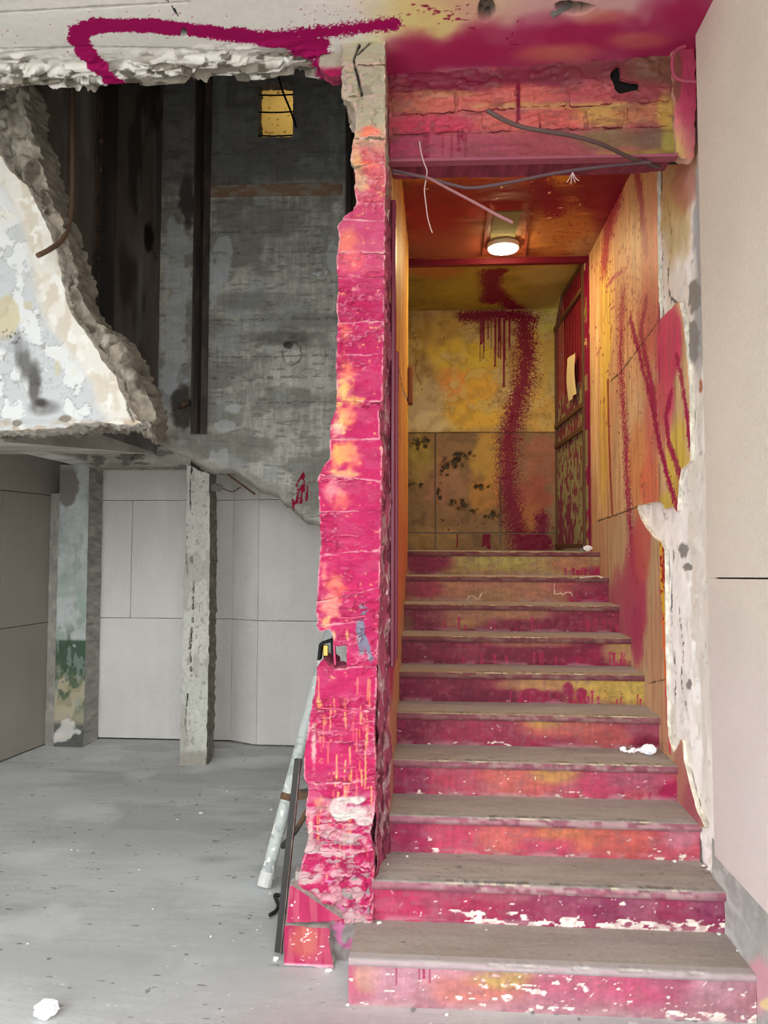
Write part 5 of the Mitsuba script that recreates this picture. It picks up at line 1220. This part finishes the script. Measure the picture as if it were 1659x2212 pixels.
dk_ = tag('door_1', 'paint-flecked frame of the gate opening beside the right wall', kind='structure')
px0, px1 = at(1264, 900, 1, ybar + .02)[0], X_R - .016
addp('post', patch(FRONT(ybar + .0), (px0, px0 + (px1 - px0) * .45, 10 * R, ZS), .006, paint_post, None, .09, 2, None, 0, 25), 'paint', dk_)
addp('jamb', patch(FRONT(ybar - .05), (px0 + (px1 - px0) * .45, px1, 10 * R, ZS), .006, lambda s: (paint_post(s), s.mix(rgb(128, 14, 52), ss(.35, .5, s.nz(.06, .5, 8)))), None, .12, 2, None, 0, 26), 'paint', dk_)
# notice on the gate
u0, u1 = .05 * L + .08, .05 * L + .34
pz = at(1236, 810, 1, gp(.2 * L, 0)[1])[2]
v, fcs = [], []
nu, nv = 8, 12
us = .12 * L
for b in range(nv):
    for a in range(nu):
        uu, z_ = us + a / (nu - 1) * .30, pz - .17 + b / (nv - 1) * .34
        v.append(gp(uu, z_) + nn * (.034 + .012 * math.sin(a * .9 + b * .3) + .01 * (b / nv)))
for b in range(nv - 1):
    for a in range(nu - 1): i_ = b * nu + a; fcs += [[i_, i_ + 1, i_ + nu + 1], [i_, i_ + nu + 1, i_ + nu]]
add('paper_notice', (np.array(v), np.array(fcs)), 'paper', smooth=True, label='yellowed paper sheet stuck on the metal gate', cat='paper')
# switch box on the end of the left stair wall
sb = at(883, 835, 1, 5.56); add('switch_box', box(X_L + .001, X_L + .035, 5.50, 5.60, sb[2] - .135, sb[2] + .135, .008), 'box_brown', label='brown switch box on the far end of the orange stair wall', cat='switch box')
bsdf('box_brown', rgb(124, 74, 50), .5)

# rods and wires hanging in the opening
def wire(name, pts, r, mat, lab, cat_, ridge=0.): return add(name, tube(pts, r, 8, 10, ridge), mat, smooth=50, label=lab, cat=cat_)


A_ = lambda l, y: [at(a, b, 1, y + (c[0] if c else 0)) for a, b, *c in l]
wire('bent_rebar', A_([(1425, 362, .05), (1395, 352, -.02), (1360, 340, -.12), (1300, 312, -.25), (1240, 294, -.32), (1180, 284, -.36), (1130, 275, -.38), (1095, 262, -.4), (1068, 248, -.42), (1052, 238, -.43)], YF), .0090, 'rebar_dark', 'dark bent reinforcing bar curving across the brick lintel', 'rebar', .06)
bsdf('rebar_dark', rgb(96, 74, 72), .6, .1)
wire('bent_rod', A_([(848, 368), (920, 384, -.05), (980, 400, -.08), (1020, 406, -.08), (1090, 396, -.08), (1200, 374, -.06), (1300, 360, -.04), (1405, 350, .0)], YF - .06), .0075, 'wire', 'long sagging rod crossing the opening just under the lintel', 'rod')
wire('bent_rod', A_([(850, 374), (905, 380, -.04), (928, 386, -.08), (960, 403, -.16), (1030, 440, -.3), (1075, 465, -.4), (1106, 480, -.46)], YF - .05), .0062, 'pale_rod', 'pale straight rod jutting from the left corner under the lintel', 'rod')
bsdf('pale_rod', rgb(160, 112, 116), .6)
wire('thin_wire', A_([(906, 306), (910, 330), (916, 352), (922, 368), (921, 385), (917, 410), (920, 440), (924, 470), (930, 492), (934, 503)], YF - .1), .003, 'pale_wire', 'thin twisted wire dangling at the left under the lintel', 'wire')
for k_ in range(4): wire('thin_wire', A_([(1237, 372), (1237 + (k_ - 1.5) * 5, 386), (1238 + (k_ - 1.5) * 9, 398 - abs(k_ - 1) * 4)], YF - .13), .0022, 'pale_wire', 'frayed tie wire ends on the sagging rod', 'wire') if k_ == 0 else add('strand', tube(A_([(1237, 372), (1237 + (k_ - 1.5) * 5, 386), (1238 + (k_ - 1.5) * 9, 398 - abs(k_ - 1) * 4)], YF - .13), .0022, 6), 'pale_wire', 'thin_wire_001')
wire('looped_cable', A_([(1480, 100), (1462, 108), (1453, 125), (1452, 145), (1457, 165), (1472, 174), (1490, 176), (1508, 178)], YF - .12), .008, 'cable_pink', 'looped pinkish cable at the upper right end of the lintel', 'cable')
bsdf('cable_pink', rgb(160, 70, 90), .6)
add('wood_lath', bar(at(1192, 33, 2, zc(.6) - .02), at(1232, 12, 2, zc(.7) + .03), .012, .02), 'stone', label='splinter of lath sticking out of the right ceiling hole', cat='lath')

# ================================================================ LEANING METAL AND FLOOR LITTER
pk = tag('leaning_pole', 'paint-splashed grey tube leaning behind the pink wall with its end on the floor', 'pole')
b0 = at(571, 1912, 2, .03); t0 = at(790, 1078, 1, 4.55)
add('tube', tube([b0, b0 + (t0 - b0) * .5, t0], .033, 16), 'pole_paint', pk, smooth=50)
mid_ = b0 + (t0 - b0) * .20
add('clamp', cat(tube([mid_ - (t0 - b0) * .008, mid_ + (t0 - b0) * .008], .037, 16, 3), bar(mid_ + [.02, -.01, .01], mid_ + [.14, -.02, .03], .05, .008, (0, 1, 0))), 'rusty', pk, label='rusty clamp strap')
add('foot', tube([b0 - (t0 - b0) * .003, b0 + (t0 - b0) * .03], .036, 12, 3), 'plaster', pk, label='plaster-caked end')
s0, s1 = at(606, 1810, 2, .05), at(645, 1712, 1, 3.75)
add('brace_bar', tube([b0 + (t0 - b0) * .085 + [.04, .0, 0], b0 + (t0 - b0) * .14 + [.10, -.05, .0], mid_ + [.15, -.03, .02]], .014, 9), 'rusty', label='dark brace bar crossing behind the leaning grey tube', cat='bar')
ak = tag('steel_angle', 'rusty steel angle propped upright against the left edge of the pink wall', 'steel angle')
a0, a1 = at(608, 1985, 1, 3.27), at(650, 1640, 1, 3.44)
a0[2] = .02
add('leg', bar(a0, a1, .03, .004, (1, 0, 0)), 'angle_rust', ak); add('leg', bar(a0 + [-.016, .012, 0], a1 + [-.016, .012, 0], .004, .03, (1, 0, 0)), 'dark_steel', ak)
bsdf('angle_rust', proc(lambda p, n, uv: dmix((.20, .15, .125), (.11, .075, .06), dsm(.4, .6, fbm(p.x * 20., p.y * 20., p.z * 16., 4)))), .8)
kx = A_([(602, 1932), (592, 1934), (596, 1945), (600, 1957), (594, 1968), (583, 1976)], 3.12)
hk_ = [at(x_, y_, 2, .018 + .0 * j) for j, (x_, y_) in enumerate(((606, 1934), (594, 1934), (597, 1944), (601, 1956), (596, 1968), (583, 1977)))]
add('hook', tube(hk_, .009, 8), 'dark_steel', smooth=50, label='S-shaped dark steel hook lying on the floor beside the cladding slab', cat='hook')
# electrical box frame in the wall's hole
ek = tag('junction_box', 'black open junction box with a brass contact in the hole of the pink wall', 'junction box')
c0 = at(706, 1403, 1, 3.38); w2, h2 = .032, .036
fr_ = [c0 + [-w2, 0, -h2 * 1.2], c0 + [-w2 * .8, 0, h2 * .7], c0 + [w2 * .8, 0, h2 * 1.2], c0 + [w2, 0, -h2 * .6]]
add('frame', cat(*[bar(fr_[a], fr_[(a + 1) % 4], .012, .06, (0, 1, 0)) for a in range(3)]), 'black', ek); add('contact', box(c0[0] - .018, c0[0] + .006, c0[1] + .0, c0[1] + .012, c0[2] - .03, c0[2] + .02, .003), 'brass', ek)
wire('rebar_stub', A_([(722, 1364), (722, 1400), (724, 1436)], YP + .005), .005, 'pink_bar', 'short vertical pink bar across the hole in the pink wall', 'rebar')
bsdf('pink_bar', rgb(190, 70, 104), .6)
for l_, t_ in ((((733, 1334), (760, 1335), (798, 1329)), 'pink reinforcing bar above the slate smear on the pink wall'), (((690, 1530), (730, 1531), (745, 1535), (795, 1535)), 'long pink reinforcing bar lying across the middle of the pink wall'), (((730, 1659), (748, 1659), (770, 1656)), 'short pink bar low on the pink wall below the long one'), (((733, 1156), (755, 1156), (775, 1159)), 'short pink bar in the torn patch halfway up the pink wall'), (((790, 590), (800, 584), (820, 586)), 'short pink bar near the top right of the pink wall')):
    wire('reinforcing_bar', A_(l_, YP - .012), .0045, 'pink_bar', t_, 'rebar')

# crumpled tissues and scraps
def tissue(px, py, zz, r, seed, lab, extra=None, P=None):
    P = at(px, py, 2, zz) if P is None else P; m = crumple(seed, r, 4, .55); m.apply_translation((P[0], P[1], zz))
    if extra is not None: m = cat(m, extra)
    add('crumpled_tissue', m, 'tissue', label=lab, cat='tissue')


def ribbon(pts, w):
    p = smoothpath(pts, 6); v = np.vstack([p + [0, 0, .002], p + [0, w * .3, w]]); n = len(p)
    v += .007 * (np.random.default_rng(8).random((len(v), 3)) - .5) + np.array([0, 0, .004]); v[n:] += .006 * np.sin(np.arange(n) * .7)[:, None]; i_ = np.arange(n - 1)
    return trimesh.Trimesh(v, np.vstack([np.stack([i_, i_ + 1, i_ + n + 1], 1), np.stack([i_, i_ + n + 1, i_ + n], 1)]), process=False)


tissue(100, 2200, 0, .042, 4, 'white crumpled tissue on the floor at the bottom left')
z4 = 4 * R
tissue(1402, 1631, z4, .034, 5, 'white crumpled tissue with a twisted tail on the fourth step', ribbon([at(1392, 1630, 2, z4), at(1378, 1626, 2, z4), at(1366, 1629, 2, z4), at(1352, 1627, 2, z4), at(1340, 1624, 2, z4)], .02))
tissue(1270, 1187, 10 * R + .0, .030, 6, 'white scrap of tissue on the edge of the landing by the gate', None, at(1270, 1187, 1, NY10 + .07))
y9 = ny(9); m = cat(bar(at(1254, 1248, 2, 9 * R + .006), at(1290, 1244, 2, 9 * R + .008), .012, .006), bar(at(1290, 1244, 2, 9 * R + .008), at(1300, 1248, 2, 9 * R + .006), .01, .005))
add('paper_straw', m, 'chip', label='flattened white straw lying on the ninth step', cat='straw')
chips_ = [(434, 1758, 0, 6), (383, 1771 - 0, 0, 3), (595, 2075, 0, 9), (710, 2100, 0, 10), (455, 2025, 0, 4), (505, 2033, 0, 3), (752, 2175, 0, 7), (825, 2168, 0, 6), (875, 2170, 0, 7), (950, 2175, 0, 6), (965, 2195, 0, 6), (584, 1931, 0, 4), (592, 1900, 0, 5), (585, 1751, 0, 5), (480, 1700, 0, 3), (490, 1710, 0, 3), (168, 1838, 0, 3), (154, 1837, 0, 3), (165, 1976, 0, 3),
          (1345, 2195, 0, 6), (1620, 2200, 0, 12), (1552, 2020, R, 6), (1590, 2042, R, 5), (1593, 2055, R, 4), (820, 1995, R, 8), (1050, 2010, R, 3), (1457, 1864, 2 * R, 7), (1520, 1872, 2 * R, 5), (880, 1852, 2 * R, 4), (838, 1868, 2 * R, 3), (1530, 1880, 2 * R, 6), (1500, 2150, 0, 3), (300, 1880, 0, 3), (120, 2110, 0, 3), (60, 2040, 0, 4), (330, 1965, 0, 3), (555, 2010, 0, 3)]
WHERE = {0: 'on the concrete floor', 1: 'on the bottom step', 2: 'on the second step'}
for j, (x_, y_, z_, s_) in enumerate(chips_):
    P = at(x_, y_, 2, z_); m = rock(j, s_ / F * P[1] * 1.0, .6); m.apply_translation((P[0], P[1], z_))
    w = WHERE[round(z_ / R)]
    add('plaster_chip', m, 'chip', label=f'small white plaster chip lying {w}', cat='plaster chip', group=f'plaster chips {w}')
for j, (x_, y_, s_) in enumerate(((600, 1950, 4), (610, 2058, 4), (893, 2185, 8), (905, 2172, 6), (1030, 2173, 5), (1150, 2190, 6), (1250, 2205, 6), (425, 1740, 3), (432, 1718, 3), (72, 1820, 4), (475, 1997, 4), (790, 2165, 5))):
    P = at(x_, y_, 2, 0); m = rock(50 + j, s_ / F * P[1], .6); m.apply_translation(P); add('grey_pebble', m, 'stone', label='small dark grey crumb of rubble on the concrete floor', cat='rubble', group='dark rubble crumbs on the floor')
